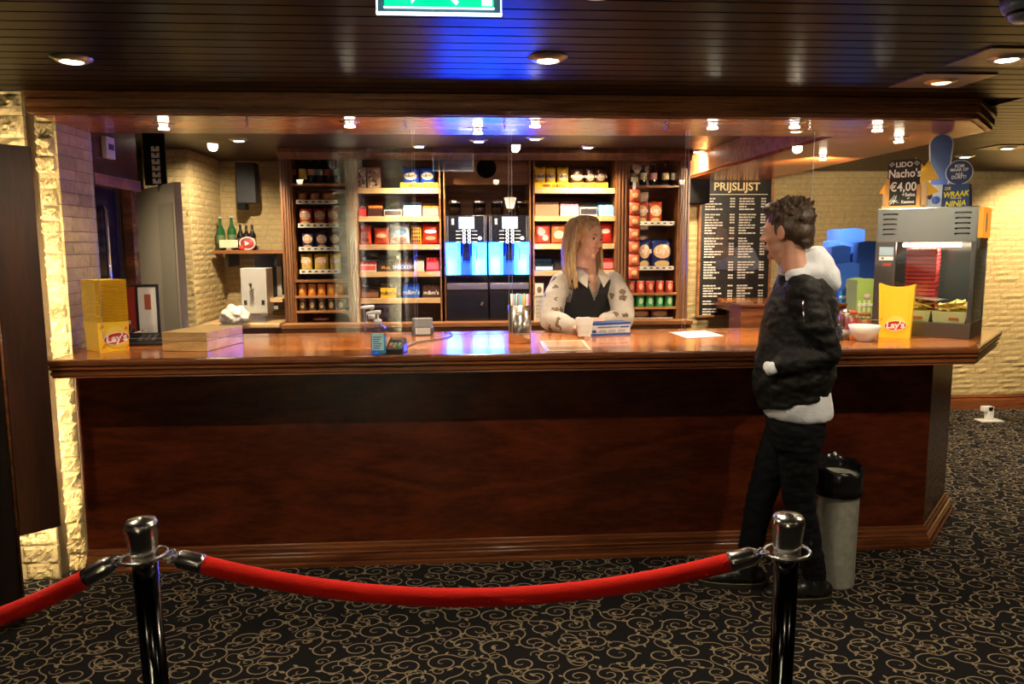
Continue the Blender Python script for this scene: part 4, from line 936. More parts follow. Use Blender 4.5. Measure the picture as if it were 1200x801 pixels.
# payment terminal, second terminal on stand, cable
p=on(463.5,413.5); t=thing('card_terminal','black payment terminal with coloured keys beside the sanitiser','card terminal',(p.x,p.y+.02,CT),R(-6))
MB().add([(-.04,-.05,0),(.04,-.05,0),(.04,.08,0),(-.04,.08,0),(-.036,-.05,.025),(.036,-.05,.025),(.038,.07,.062),(-.038,.07,.062)],[(0,3,2,1),(4,5,6,7),(0,1,5,4),(1,2,6,5),(2,3,7,6),(3,0,4,7)]).build('body',black,t,bevel=.006)
def onslope(y): return .025+(y+.05)/.12*.037
box('screen',mat('lcd',(.16,.18,.15),.2),-.025,.025,.028,.058,onslope(.03),onslope(.045)+.004,t)
for i in range(3):
    for j in range(3): box('key',pm(((.5,.05,.04),(.55,.42,.05),(.06,.35,.10))[i] if j==0 else (.35,.35,.36)),-.026+i*.019,-.012+i*.019,-.04+j*.018,-.027+j*.018,onslope(-.04+j*.018)-.004,onslope(-.03+j*.018)+.004,t)
box('blue_flank',pm((.03,.05,.45)),.040,.043,-.04,.05,.004,.04,t)
p=on(495.5,392); t=thing('receipt_terminal','grey receipt terminal with a paper roll at the back of the bar','receipt printer',(p.x,p.y,CT),R(4))
MB().box(-.06,.06,-.03,.09,0,.045).build('body',mat('grey_plastic',(.10,.10,.11),.4),t,bevel=.01); MB().rbox(-.055,.055,.02,.085,.045,.085,.02).build('paper_bay',mat('grey_plastic2',(.25,.25,.26),.35),t); MB().box(-.04,.04,-.032,-.03,.006,.04).build('screen',pm((.55,.56,.55)),t)
mb=MB(); pts=[on(476,407),on(487,402),on(500,400),on(513,398),on(524,396),on(530,392.5),on(527,390),on(519,391)]
cp=[]
for i in range(len(pts)-1):
    for k in range(4): cp.append(pts[i].lerp(pts[i+1],k/4))
cp=[(q.x,q.y,CT+.005) for q in cp]
t=tag(mb.tube(cp,.0045,6).build('power_cable',mat('cable',(.12,.11,.10),.5)),'thin dark cable curling from the payment terminal across the bar','cable')
# steel straw cylinder
p=on(610,402.5); r=.5*W(596.5,624,p.y); p.y+=r; h=PY(610,357,p.y).z-CT
t=thing('straw_cylinder','tall brushed steel cylinder full of colourful straws','container',(p.x,p.y,CT))
MB().lathe([(r*.97,0),(r,.003),(r,h),(r*.96,h),(r*.96,.006),(.001,.006)],seg=32).build('steel_wall',mat('brushed_cylinder',(.60,.55,.48),.24,1),t)
cols=((.75,.06,.05,'red'),(.04,.45,.75,'blue'),(.05,.5,.2,'green'),(.85,.35,.03,'orange'),(.8,.75,.7,'white'),(.75,.12,.4,'pink'),(.03,.5,.5,'teal'))
rg=random.Random(2); sm={}
for k in range(49):
    c=cols[k%7]; q=.82*r*math.sqrt((k+.5)/49); an=k*2.4
    if c[3] not in sm: sm[c[3]]=o=MB().tube([(0,0,0),(0,0,h+.040)],.0032,6).build('straw',pm(c[:3],.4))
    else: o=sm[c[3]].copy(); col.objects.link(o)
    tag(o,c[3]+' drinking straw sticking out of the steel cylinder','straw','straws in the steel cylinder')
    o.location=(p.x+q*math.cos(an)*.8,p.y+q*math.sin(an)*.8,CT+.008+rg.uniform(-.0,.008)); o.rotation_euler=(-.06*math.sin(an)*q/r,.06*math.cos(an)*q/r,0)
# papers
def sheet(label,pts,m,inner=None):
    V=[on(*q) for q in pts]; c=sum(V,Vector())/4; t=thing('paper_sheet',label,'paper',(c.x,c.y,CT))
    MB().prism([(q.x-c.x,q.y-c.y) for q in V],0.0002,.0018).build('sheet',m,t)
    if inner: MB().prism([((q.x-c.x)*.86,(q.y-c.y)*.82) for q in V],.0018,.0024).build('print',inner,t)
    return t
sheet('laminated menu sheet with pale border beside the straw cylinder',((641,411.5),(632.5,399.5),(684,398.5),(694,410.5)),pm((.70,.55,.38),.2),pm((.42,.20,.09),.2))
sheet('white paper sheet on the bar near the customer',((806,396.5),(783.5,389),(826,387),(848,393.5)),paper)
# napkin glass and glove box
p=on(685.5,396.5); t=thing('napkin_glass','drinking glass stuffed with folded white napkins by the woman','glass',(p.x,p.y+.04,CT)); h=PY(685,375,p.y).z-CT
MB().lathe([(.030,0),(.034,.004),(.042,h*.72),(.040,h*.72),(.031,.006),(.001,.006)],seg=20).build('glass_wall',clear_glass('tumbler',(.985,.985,.985),1.0),t)
for k in range(7):
    an=k*.9; o=MB().taper(-.024,.024,-.006,.006,0,h*1.02,1.45,1.2).build('napkin',paper,t); o.location=(.006*math.cos(an),-.018+.006*k,.008); o.rotation_euler=(R(-6+2*k),R(5*math.cos(an*1.7)),0)
a=on(694,393.5);b=on(738.5,391.5); w_=(b-a).length; h=PY(716,378.5,a.y).z-CT; rz=math.atan2(b.y-a.y,b.x-a.x)
t=thing('glove_box','white and blue glove carton lying on the bar before the woman','carton',((a.x+b.x)/2,(a.y+b.y)/2,CT),rz); 
gb=pm((.02,.10,.42)); gw=pm((.72,.74,.76))
MB().box(-w_/2,w_/2,0,.10,0,h).build('carton',gw,t,bevel=.002); box('band',gb,-w_/2-.0006,w_/2+.0006,-.001,.101,0,h*.16,t); box('band',gb,-w_/2-.0006,w_/2+.0006,-.001,.101,h*.84,h*1.005,t); box('badge',gb,-w_*.5,-w_*.40,-.0014,0,h*.2,h*.45,t); box('badge',gb,w_*.23,w_*.46,-.0014,0,h*.58,h*.70,t)
lettering('medical examination gloves',h*.20,gb,t,(-w_*.08,-.0016,h*.62),sx=.85)
for k in range(3): box('print',pm((.45,.50,.58)),-w_*.32+k*w_*.25,-w_*.14+k*w_*.25,-.0014,0,h*.24,h*.46,t)
# raised wooden end block at the back of the bar beside the customer
x0,x1=PY(868,370,4.42).x,2.28; t=thing('raised_ledge','raised wooden block at the back corner of the bar top','ledge',((x0+x1)/2,4.42,1.02)); w_=x1-x0
box('block',mahog_l,-w_/2,w_/2,0,.20,0,PY(880,360,4.42).z-1.02,t,.004); box('cap',mahog_l,-w_/2-.01,w_/2,-.01,.21,PY(880,360,4.42).z-1.02,PY(880,360,4.42).z-1.0,t,.004); box('bracket',shelfw,-w_/2-.09,-w_/2,.02,.06,0,.05,t); 
# ================================================================== right end of the bar
a=PZ(1067,393.2,CT); b=PZ(1136.5,397.5,CT); rzM=math.atan2(b.y-a.y,b.x-a.x); 
dpt=.40
u=Vector((math.cos(rzM),math.sin(rzM))); vv=Vector((-u.y,u.x))
_d=ray(1024.5,320); _n=Vector((vv.x,vv.y,0)); _o=Vector((b.x,b.y,0)); _s=_o.dot(_n)/_d.dot(_n); wM=(Vector((b.x,b.y))-Vector((_d.x,_d.y))*_s).length
a=Vector((b.x-u.x*wM,b.y-u.y*wM)); cM=Vector(((a.x+b.x)/2,(a.y+b.y)/2))
hM=PY(1140,241,b.y).z-CT
t=thing('nacho_warmer','tall steel and glass nacho warming cabinet on the right end of the bar','food warmer',(cM.x,cM.y,CT),rzM); NW=t
zH=hM*.735; bh_=hM*.115
dk=mat('dark_steel',(.20,.20,.20),.32,1)
box('hood',mat('hood_steel',(.34,.38,.38),.30,.95),-wM/2,wM/2,0,dpt,zH,hM,t,.004)
box('base',dk,-wM/2,wM/2,0,dpt,.0,bh_,t,.003)
for s in (-1,1):
    for yy in (0,dpt-.02): box('corner_post',dk,s*wM/2-(.022 if s>0 else 0),s*wM/2+(.022 if s<0 else 0),yy,yy+.02,bh_,zH,t)
box('control_panel',dk,-wM/2+.022,-wM/2+.10,.0,.012,bh_,zH,t); box('sticker',pm((.30,.42,.52)),-wM/2+.02,-wM/2+.09,-.002,0,zH-.07,zH-.025,t); box('sticker',white,-wM/2+.02,-wM/2+.09,-.002,0,zH-.095,zH-.075,t); box('sticker',pm((.35,.06,.05)),-wM/2+.04,-wM/2+.08,-.002,0,zH-.125,zH-.11,t)
MB().slab([(-wM/2+.03,zH-.08),(-wM/2+.038,zH-.092),(-wM/2+.046,zH-.08)],-.003,-.002).build('sticker_mark',black,t)
cab=clear_glass('cabinet_glass',(.90,.93,.92),1.2)
box('front_pane',cab,-wM/2+.10,wM/2-.022,.004,.008,bh_,zH,t); box('side_pane',cab,wM/2-.008,wM/2-.004,.02,dpt-.02,bh_,zH,t); box('side_pane',cab,-wM/2+.004,-wM/2+.008,.02,dpt-.02,bh_,zH,t); box('rear_pane',mat('dark_rear',(.03,.035,.035),.15),-wM/2+.022,wM/2-.022,dpt-.012,dpt-.006,bh_,zH,t)
for sgn in (-1,1):
    for k in range(5):
        x=sgn*(wM*.36); z=hM-.030-k*.026; lw=.045 if not (k==0) else .05
        box('vent_slot',black if k else chrome,x-lw/2,x+lw/2,-.002,0,z-.004,z+.004,t); 
        for s in (-1,1): box('vent_tip',chrome,x+s*lw*.62-.006,x+s*lw*.62+.006,-.003,0,z-.005,z+.003,t)
# lit orange side panel
sp=box('side_sign',mat('orange_sign',(.75,.26,.03),.4,emit=(1,.32,.03),es=.40),wM/2,wM/2+.02,.02,.30,zH+.02,hM-.004,t); box('sign_text',pm((.9,.75,.5)),wM/2+.020,wM/2+.022,.10,.15,zH+.05,hM-.035,t); box('sign_frame',dk,wM/2,wM/2+.012,.02,.24,zH-.035,zH+.02,t)
def inM(x,y,z=0): return Vector((cM.x+u.x*x+vv.x*y,cM.y+u.y*x+vv.y*y,CT+z))
hl=MB().tube([(-wM*.3,.2,zH-.015),(wM*.3,.2,zH-.015)],.010,8).build('heat_lamp',mat('heat_lamp',(1,.9,.7),.4,emit=(1,.80,.50),es=18),t)
ld=bpy.data.lights.new('warmer_light','AREA'); ld.shape='RECTANGLE'; ld.size=wM*.6; ld.size_y=.06; ld.energy=3.2; ld.color=(1,.85,.6); lo=bpy.data.objects.new('warmer_light',ld); col.objects.link(lo); lo.parent=t; lo.location=(0,.2,zH-.03)
# shelf flap in the cabinet
MB().add([(-.10,.05,.20),(.06,.02,.185),(.10,.16,.185),(-.04,.2,.20),(-.10,.05,.203),(.06,.02,.188),(.10,.16,.188),(-.04,.2,.203)],[(0,3,2,1),(4,5,6,7),(0,1,5,4),(1,2,6,5),(2,3,7,6),(3,0,4,7)]).build('serving_flap',steel,t)
# red stacked trays inside
redm=pm((.50,.035,.04),.4)
rt_=None; n=18; z0=bh_+.001; dz=(zH-.03-z0)/n
for k in range(n):
    if rt_ is None:
        mb=MB(); w1=.072; w2=.076; hh=dz*.8
        rt_=mb.taper(-w1,w1,-.05,.05,0,hh,1.06,1.06).build('red_tray',redm); o=rt_
    else: o=rt_.copy(); col.objects.link(o)
    o.location=inM(-.04,.22,z0+k*dz); o.rotation_euler=(0,0,rzM); tag(o,'red paper tray nested in the tall stack inside the warmer','paper tray','red paper trays in the warmer')
# nacho trays with chips
chip=mat('nacho_chip',(.72,.50,.10),.5,var=.25,vscale=40); rg=random.Random(8); chipt=None
for k,(x,y) in enumerate(((-.036,.07),(.130,.07))):
    q=thing('nacho_tray','pale paper tray of nachos in the warmer, %s one'%('left','right')[k],'food tray',inM(x,y,bh_+.001),rzM,'nacho trays'); w_=.072
    MB().taper(-w_,w_,-.05,.05,0,.055,1.1,1.1).build('tray_wall',pm((.66,.66,.36)),q); 
    box('print',pm((.5,.1,.05)),.0,.045,-.056,-.053,.014,.026,q)
    for i in range(16):
        v=[(rg.uniform(-.004,.004),0,0)]; ang=rg.uniform(0,6.28); L=.045
        tri=[(L*math.cos(ang+k2*2.09),L*math.sin(ang+k2*2.09)) for k2 in range(3)]
        c=MB().prism(tri,0,.003).build('nacho',chip,q); c.location=(rg.uniform(-.05,.05),rg.uniform(-.035,.03),.058+rg.uniform(0,.035)); c.rotation_euler=(rg.uniform(-.9,.9),rg.uniform(-.9,.9),0)
for k in range(14):
    ang=rg.uniform(0,6.28); L=.04; tri=[(L*math.cos(ang+k2*2.09),L*math.sin(ang+k2*2.09)) for k2 in range(3)]
    c=tag(MB().prism(tri,0,.003).build('nacho_chip',chip),'loose nacho chip lying between the trays in the warmer','nacho','loose nachos'); c.location=inM(-.14+.022*k,.20+.03*((k*7)%3),bh_+.03); c.rotation_euler=(rg.uniform(.2,.9),rg.uniform(-.5,.5),0)
# front yellow tray on the bar
a=on(1029.5,395); b=on(1066,397); rz=math.atan2(b.y-a.y,b.x-a.x); w_=(b-a).length; c=(a+b)/2; h=PY(1048,333,c.y).z-CT
t=thing('chip_carton','yellow open chip carton with logo in front of the nacho warmer','chip tray',(c.x,c.y,CT),rz)
k1=1.16
arc=[(w_/2*k1*(1-2*i/10),h-.012*(1-(1-2*i/10)**2)*1.6+.004) for i in range(11)]
MB().slab([(-w_/2,0),(w_/2,0)]+arc,0,.002).build('front_wall',lay_y,t); MB().slab([(-w_/2,0),(w_/2,0)]+arc,.05,.052).build('back_wall',lay_y,t)
for s in (-1,1): MB().add([(s*w_/2,0,0),(s*w_/2,.052,0),(s*w_/2*k1,.052,h),(s*w_/2*k1,0,h),(s*w_/2-s*.002,0,0),(s*w_/2-s*.002,.052,0),(s*w_/2*k1-s*.002,.052,h),(s*w_/2*k1-s*.002,0,h)],[(0,1,2,3),(7,6,5,4),(0,3,7,4),(1,5,6,2)]).build('side_wall',lay_y,t)
lays_logo(t,w_*.02,-.0006,h*.24,w_*.30)
for s in (-1,1):
    for k in range(9): box('dotted_line',pm((.70,.36,.02)),s*w_*.42-.001,s*w_*.42+.001,-.001,0,h*(.35+.06*k),h*(.38+.06*k),t)
MB().slab([(-w_*.5,h*.30),(-w_*.42,h*.34),(-w_*.38,h*.40)],-.001,0).build('print',pm((.7,.1,.03)),t)
# white bowl, jars
p=on(1018,400.5); r=W(1000,1036,p.y)/2; p.y+=r*.6; t=thing('bowl','white ceramic bowl in front of the yellow carton','bowl',(p.x,p.y,CT)); h=PY(1018,383,p.y).z-CT+.01
MB().lathe([(r*.45,0),(r*.5,.006),(r*.8,h*.45),(r,h),(r*.96,h),(r*.74,h*.45),(.001,.012)],seg=28).build('ceramic',mat('ceramic',(.72,.72,.70),.15),t)
jarc=clear_glass('jar_glass',(.88,.9,.9),2)
for px,py,yt,rr,nm,kind in ((992,398,362,.030,'clear glass shaker with metal top left of the bowl',0),(1001,392,364,.034,'glass jar of red sauce behind the bowl',1),(1016.5,391,366,.038,'glass jar of orange salsa beside the yellow carton',2)):
    p=on(px,py); p.y+=rr; h=PY(px,yt,p.y).z-CT; t=thing('glass_jar',nm,'jar',(p.x,p.y,CT),0,'jars by the bowl')
    MB().lathe([(rr*.9,0),(rr,.005),(rr,h*.78),(rr*.8,h*.86)],seg=18).build('glass_wall',jarc,t)
    if kind: MB().lathe([(.001,.004),(rr*.93,.005),(rr*.93,h*.7),(.001,h*.7)],seg=16).build('contents',pm(((0,0,0),(.38,.03,.02),(.45,.15,.05))[kind]),t); MB().lathe([(rr*.86,h*.86),(rr*.86,h*.98),(rr*.8,h),(.001,h)],seg=18).build('lid',pm(((0,0,0),(.5,.05,.03),(.35,.14,.06))[kind]),t)
    else: MB().lathe([(rr*.82,h*.84),(rr*.82,h*.93),(rr*.4,h),(.001,h)],seg=18).build('lid',chrome,t); MB().lathe([(.001,.004),(rr*.93,.005),(rr*.93,h*.3),(.001,h*.3)],seg=16).build('contents',pm((.7,.66,.6)),t)
p=on(985,399); t=thing('pepper_mill','small dark mill at the foot of the jars','mill',(p.x,p.y+.02,CT)); MB().lathe([(.02,0),(.022,.01),(.014,.03),(.018,.045),(.010,.06),(.014,.075),(.001,.085)],seg=14).build('turned_body',mat('mill',(.03,.04,.05),.2),t)
# popcorn boxes
YP=4.95; blu=pm((.035,.13,.60),.45); blu2=pm((.02,.30,.72),.45); grn=pm((.32,.50,.12),.45); grn2=pm((.60,.74,.38),.45)
def popbox(label,pa,pb,yt,yb,Y,m,m2=None,text=False,on_z=None,rz=0,fl=1.12):
    x0,x1=sx(pa,Y,320),sx(pb,Y,320); w_=(x1-x0)/fl; zb=CT if on_z is None else on_z; h=PY((pa+pb)/2,yt,Y).z-zb
    t=thing('popcorn_box',label,'popcorn box',((x0+x1)/2,Y,zb),rz,'folded popcorn boxes'); k=fl
    A=[(-w_/2,-w_/2),(w_/2,-w_/2),(w_/2,w_/2),(-w_/2,w_/2)]
    vs=[(x,y,0) for x,y in A]+[(x*k,y*k,h*.985) for x,y in A]+[(x*k*.97,y*k*.97,h*.985) for x,y in A]+[(x*.97,y*.97,.004) for x,y in A]
    fs=[(0,3,2,1),(0,1,5,4),(1,2,6,5),(2,3,7,6),(3,0,4,7),(4,5,9,8),(5,6,10,9),(6,7,11,10),(7,4,8,11),(8,9,13,12),(9,10,14,13),(10,11,15,14),(11,8,12,15),(12,13,14,15)]
    MB().add(vs,fs).build('box_wall',m,t)
    # scalloped lip front and back
    for yy in (-w_/2*k-.0005,w_/2*k-.002): 
        pts=[(-w_/2*k,h*.96),(w_/2*k,h*.96)]+[(w_/2*k*(1-2*i/8),h*.985+.012*math.sin(math.pi*i/8)) for i in range(9)]
        MB().slab(pts,yy,yy+.002).build('lip',m,t)
    if m2:
        for q in range(4):
            x=-.42+.24*q; MB().add([((x)*w_,-w_/2-.002,.0),((x+.12)*w_,-w_/2-.002,.0),((x+.12)*w_*(1+.5*(k-1)),-w_/2*(1+.5*(k-1))-.002,h*.5),((x)*w_*(1+.5*(k-1)),-w_/2*(1+.5*(k-1))-.002,h*.5)],[(0,1,2,3)]).build('stripe',m2,t)
        o=lettering('POPCORN',w_*.20,pm((.85,.88,.9)),t,(0,-w_/2*(1+.42*(k-1))-.005,h*.36),bold=.0012)
        MB().ellipsoid((0,-w_/2*(1+.62*(k-1))-.003,h*.60),(w_*.17,.002,h*.06),12,6).build('emblem',pm((.65,.45,.55)),t)
    return t
popbox('blue striped popcorn box with white lettering beside the customer',977,1001,308,366,YP,blu,blu2,True)
popbox('lime green popcorn box with white lettering left of the warmer',998.5,1023.5,327,366,YP-.20,grn,grn2,True)
popbox('tall stack of blue popcorn boxes at the back, highest one',974,1003.5,268,366,YP+.50,blu,fl=1.06)
popbox('blue popcorn box stack just behind the striped blue one',988,1006,282,366,YP+.33,blu,fl=1.05)
popbox('wide blue popcorn box stack nearest the warmer',997,1023.5,283,366,YP+.16,blu,fl=1.05)
popbox('shorter blue popcorn box stack partly behind the hoodie',968,990,288,366,YP+.20,blu,fl=1.05)
popbox('lowest blue popcorn box behind the hooded jacket',966,979,282,366,YP+.36,blu,fl=1.05)
# nacho sign on the warmer
zt_=hM+.001
def topM(x,y): p=inM(x,y,zt_); return p
sp_=PY(1058,238,cM.y+.03); 
def M_at(px,Y=None):
    # x along the warmer for a photo column at its top
    d=ray(px,238); A=Vector((0,0,CAMH)); k=(CT+zt_-CAMH)/d.z if abs(d.z)>1e-6 else 0
    # intersect with vertical plane through the warmer front, 6 cm back
    o=inM(0,.08); n=Vector((vv.x,vv.y,0)); s=(o-A).dot(n)/d.dot(n); P=A+d*s; return (P-o).dot(Vector((u.x,u.y,0)))
def M_pt(px,py,yo):
    d=ray(px,py); A=Vector((0,0,CAMH)); o=inM(0,yo); n=Vector((vv.x,vv.y,0)); k=(o-A).dot(n)/d.dot(n); P=A+d*k; return (P-o).dot(Vector((u.x,u.y,0))),P.z-(CT+hM)
x0,x1=M_at(1038),M_at(1077); w_=x1-x0; hS=M_pt(1058,187,.08)[1]
t=thing('nacho_sign','small black chalk sign in a wooden holder on top of the warmer','sign',inM((x0+x1)/2,.08,zt_),rzM); pine=pm((.62,.34,.09),.45)
box('foot',pine,-w_*.60,w_*.60,-.02,.05,0,.014,t,.003)
for s in (-1,1): box('holder_post',pine,s*w_*.47-.010,s*w_*.47+.010,-.006,.018,.014,hS*.62 if s<0 else hS*.48,t,.003)
MB().slab([(-w_*.47,.016),(w_*.47,.016),(w_*.49,hS*.93),(w_*.36,hS*1.0),(-w_*.38,hS*1.0),(-w_*.49,hS*.93)],0,.006).build('board',mat('chalk_black',(.012,.012,.012),.6),t)
ck=pm((.80,.79,.76))
lettering('LIDO',hS*.14,ck,t,(0,-.001,hS*.85),bold=.0008); lettering("Nacho's",hS*.23,ck,t,(.004,-.001,hS*.64),bold=.0012,sx=.82); lettering('€4,00',hS*.25,ck,t,(0,-.001,hS*.36),bold=.0014,sx=.85)
lettering('+Salsa',hS*.10,ck,t,(w_*.17,-.001,hS*.25),bold=.0004); lettering('of',hS*.06,ck,t,(w_*.17,-.001,hS*.19)); lettering('Kaassaus',hS*.085,ck,t,(w_*.16,-.001,hS*.11),bold=.0004,sx=.8)
rg=random.Random(5)
for k in range(7): o=box('chalk_stroke',ck,-.0012,.0012,-.001,0,-.02,.02,t); o.location=(-w_*.28+.008*math.cos(k),0,hS*.17+.012*math.sin(k*2)); o.rotation_euler=(0,rg.uniform(-1.4,1.4),0)
for s in (-1,1):
    for k in range(3): o=box('chalk_stroke',ck,-.001,.001,-.001,0,-.012,.012,t); o.location=(s*(w_*.40-.005*k),0,hS*.93-.005*k); o.rotation_euler=(0,s*R(-50),0)
# yellow cardboard nacho wedges behind the sign
yw=pm((.70,.46,.06),.5)
for k,(px,py,sc,rot) in enumerate(((1066,196,.06,20),(1079,203,.075,-25),(1080,222,.075,40),(1032,222,.03,10))):
    xx=M_at(px); t=thing('nacho_cutout','yellow cardboard nacho triangle behind the chalk sign, %s'%('topmost','upper right','lower right','far left')[k],'cutout',inM(xx,.135+.010*k,zt_),rzM,'cardboard nacho triangles')
    zc_=M_pt(px,py,.12)[1]
    MB().slab([(-sc*.9+sc*.3*math.sin(rot),zc_-sc*.7),(sc*.9,zc_-sc*.5+sc*.4*math.sin(rot)),(sc*.2*math.cos(rot),zc_+sc*.9)],0,.004).build('triangle',yw,t); MB().slab([(-.012,0),(.012,0),(.012,max(zc_,.02)),(-.012,max(zc_,.02))],.004,.007).build('strut',pm((.5,.42,.3)),t)
# film standee: printed card with base box and round badge (figure left plain)
x0,x1=M_pt(1082,230,.16)[0],M_pt(1137,230,.16)[0]; t=thing('film_standee','blue cardboard film standee with round speech badge on the warmer','standee',inM((x0+x1)/2,.16,zt_),rzM); w_=x1-x0
nav=pm((.02,.055,.20),.45); hb=M_pt(1110,216,.16)[1]
MB().add([(-w_*.5,0,0),(w_*.5,0,0),(w_*.5,.09,0),(-w_*.5,.09,0),(-w_*.44,.01,hb),(w_*.46,.01,hb),(w_*.46,.08,hb),(-w_*.44,.08,hb)],[(0,3,2,1),(4,5,6,7),(0,1,5,4),(1,2,6,5),(2,3,7,6),(3,0,4,7)]).build('base_box',nav,t)
MB().add([(-w_*.5,-.001,0),(-w_*.10,-.001,0),(-w_*.10,.009,hb),(-w_*.44,.009,hb)],[(0,1,2,3)]).build('picture_panel',pm((.45,.55,.72)),t)
MB().ellipsoid((-w_*.36,.0,hb*.55),(.013,.003,.022),10,6).build('print',pm((.10,.05,.12)),t); MB().ellipsoid((-w_*.22,-.001,hb*.35),(.020,.003,.022),10,6).build('print',pm((.04,.12,.55)),t)
yl=pm((.78,.72,.03)); wl_=pm((.85,.86,.88))
lettering('DE',hb*.18,yl,t,(w_*.02,-.001,hb*.76),rot=(R(83),0,0),bold=.0005); lettering('WRAAK',hb*.33,yl,t,(w_*.20,-.002,hb*.46),rot=(R(83),R(-4),0),shear=.2,bold=.001,sx=.80); lettering('VAN DE',hb*.12,wl_,t,(w_*.2,-.002,hb*.36),rot=(R(83),0,0)); lettering('NINJA',hb*.34,yl,t,(w_*.20,-.004,hb*.06),rot=(R(83),R(-4),0),shear=.2,bold=.001,sx=.85)
# plain blue card in place of the printed figure
hf=M_pt(1101,158,.2)[1]; xf=M_pt(1101,200,.2)[0]-(x0+x1)/2
def card(k,off): 
    pts=[(-.040-k,hb-.002),(.040+k,hb-.002),(.044+k,hb+(hf-hb)*.35)]; rr=.052+k; zc_=hf-.052
    for i in range(13): an=math.pi*i/12; pts.append((rr*math.cos(an),zc_+(rr)*math.sin(an)))
    pts.append((-.044-k,hb+(hf-hb)*.35)); return MB().slab([(x+xf,z) for x,z in pts],off,off+.003)
card(.006,.045).build('card_border',pm((.72,.75,.82)),t); card(0,.043).build('card_face',pm((.05,.12,.42)),t)
xb=M_pt(1124,202,.19)[0]-(x0+x1)/2; zb_=M_pt(1124,202,.19)[1]; rb=W(1111,1136,cM.y+.15)/2
MB().slab([(xb+(rb+.004)*math.cos(q*math.pi/16),zb_+(rb+.004)*math.sin(q*math.pi/16)) for q in range(32)],.034,.037).build('badge_border',pm((.72,.75,.82)),t); MB().slab([(xb+rb*math.cos(q*math.pi/16),zb_+rb*math.sin(q*math.pi/16)) for q in range(32)],.032,.034).build('badge',pm((.015,.05,.16)),t)
for k,(tx,s_) in enumerate((('KOM',.30),('MAAR OP',.30),('ALS JE',.20),('DURFT!',.32))): lettering(tx,rb*s_*1.25,wl_,t,(xb,.0315,zb_+rb*(.42-.32*k)),bold=.0005,sx=.85)
# ================================================================== acrylic screens on chains
YG=3.62; zbot=PY(600,391,YG).z
def gx(px): return PY(px,250,YG).x
edges=[(110,484,'leftmost wide'),(487,596,'narrow'),(600,802,'centre-right'),(806,951,'rightmost')]
ztop=PY(600,152,YG).z
for a,b,nm in edges:
    x0,x1=gx(a),gx(b); t=thing('acrylic_screen','clear hanging acrylic screen above the bar, %s panel'%nm,'screen',((x0+x1)/2,YG,zbot),0,'hanging acrylic screens'); w_=x1-x0
    MB().box(-w_/2,w_/2,0,.004,0,ztop-zbot).build('sheet',pglass,t)
    ed=mat('acrylic_edge',(.30,.33,.36),.3)
    for s in (-1,1): box('edge',ed,s*w_/2-.0007,s*w_/2+.0007,-.0002,.0042,0,ztop-zbot,t)
    box('edge',ed,-w_/2,w_/2,-.0002,.0042,-.0007,.0007,t)
def chain(label,px):
    x=gx(px); t=thing('chain',label,'chain',(x,YG+.002,ztop),0,'short chains holding the acrylic screens'); n=4; L=(SOF-ztop)/(n-.6); me=None
    for k in range(n):
        z=SOF-ztop-L*.45-L*.86*k+.004
        pts=[]
        for i in range(12):
            an=2*math.pi*i/12; a_,b_=.0065*math.cos(an),L*.52*math.sin(an); pts.append((a_,0,b_) if k%2 else (0,a_,b_))
        o=MB().tube(pts,.0021,5,closed=True).build('link',chrome,t); o.location=(0,0,z)
for px,nm in ((114,'short chain at the left end of the leftmost acrylic screen'),(294,'short chain in the middle of the leftmost acrylic screen'),(477,'short chain at the right end of the leftmost acrylic screen'),(592,'short chain at the right of the narrow acrylic screen'),(778,'short chain at the right of the centre-right acrylic screen'),(945,'short chain at the right end of the rightmost acrylic screen')): chain(nm,px)
# ================================================================== rope barrier
blackchrome=mat('black_chrome',(.10,.10,.105),.14,1)
def post(label,px,py,lean=0):
    p=PZ(px,py,1.0); t=thing('barrier_post',label,'barrier post',(p.x,p.y,0),0,'chrome rope posts'); r=.026; t.rotation_euler=(0,lean,0)
    if lean: t.location.x=p.x-math.tan(lean)*1.0
    MB().lathe([(.16,0),(.16,.012),(.05,.03),(r,.045)],seg=28).build('foot',blackchrome,t); MB().lathe([(r,.04),(r,.915)],seg=24).build('pole',blackchrome,t)
    MB().lathe([(r*1.05,.905),(r*1.18,.908),(r*1.18,.914),(r*1.08,.917),(r*1.10,.924),(r*1.32,.975),(r*1.36,.985),(r*1.30,.992),(r*1.1,1.0),(.001,1.006)],seg=28).build('cap',mat('satin_cap',(.80,.78,.74),.22,1),t)
    MB().tube([(.047*math.cos(k*math.pi/14),.047*math.sin(k*math.pi/14),.918+.004*math.cos(k*math.pi/14)) for k in range(28)],.004,6,closed=True).build('ring',M['satin_cap'],t)
    return t
pl=post('chrome rope post at left, leaning slightly',165,608,R(-1.5)); pr=post('chrome rope post in front of the customer',924,603,R(.4))
def ringpos(p,dx,dy):
    m=Matrix.Translation(p.location)@p.rotation_euler.to_matrix().to_4x4(); return m@Vector((dx,dy,.918))
velvet=mat('red_velvet',(.80,.014,.006),.8,bump=.25,bscale=250,sheen=.08,spec=.2)
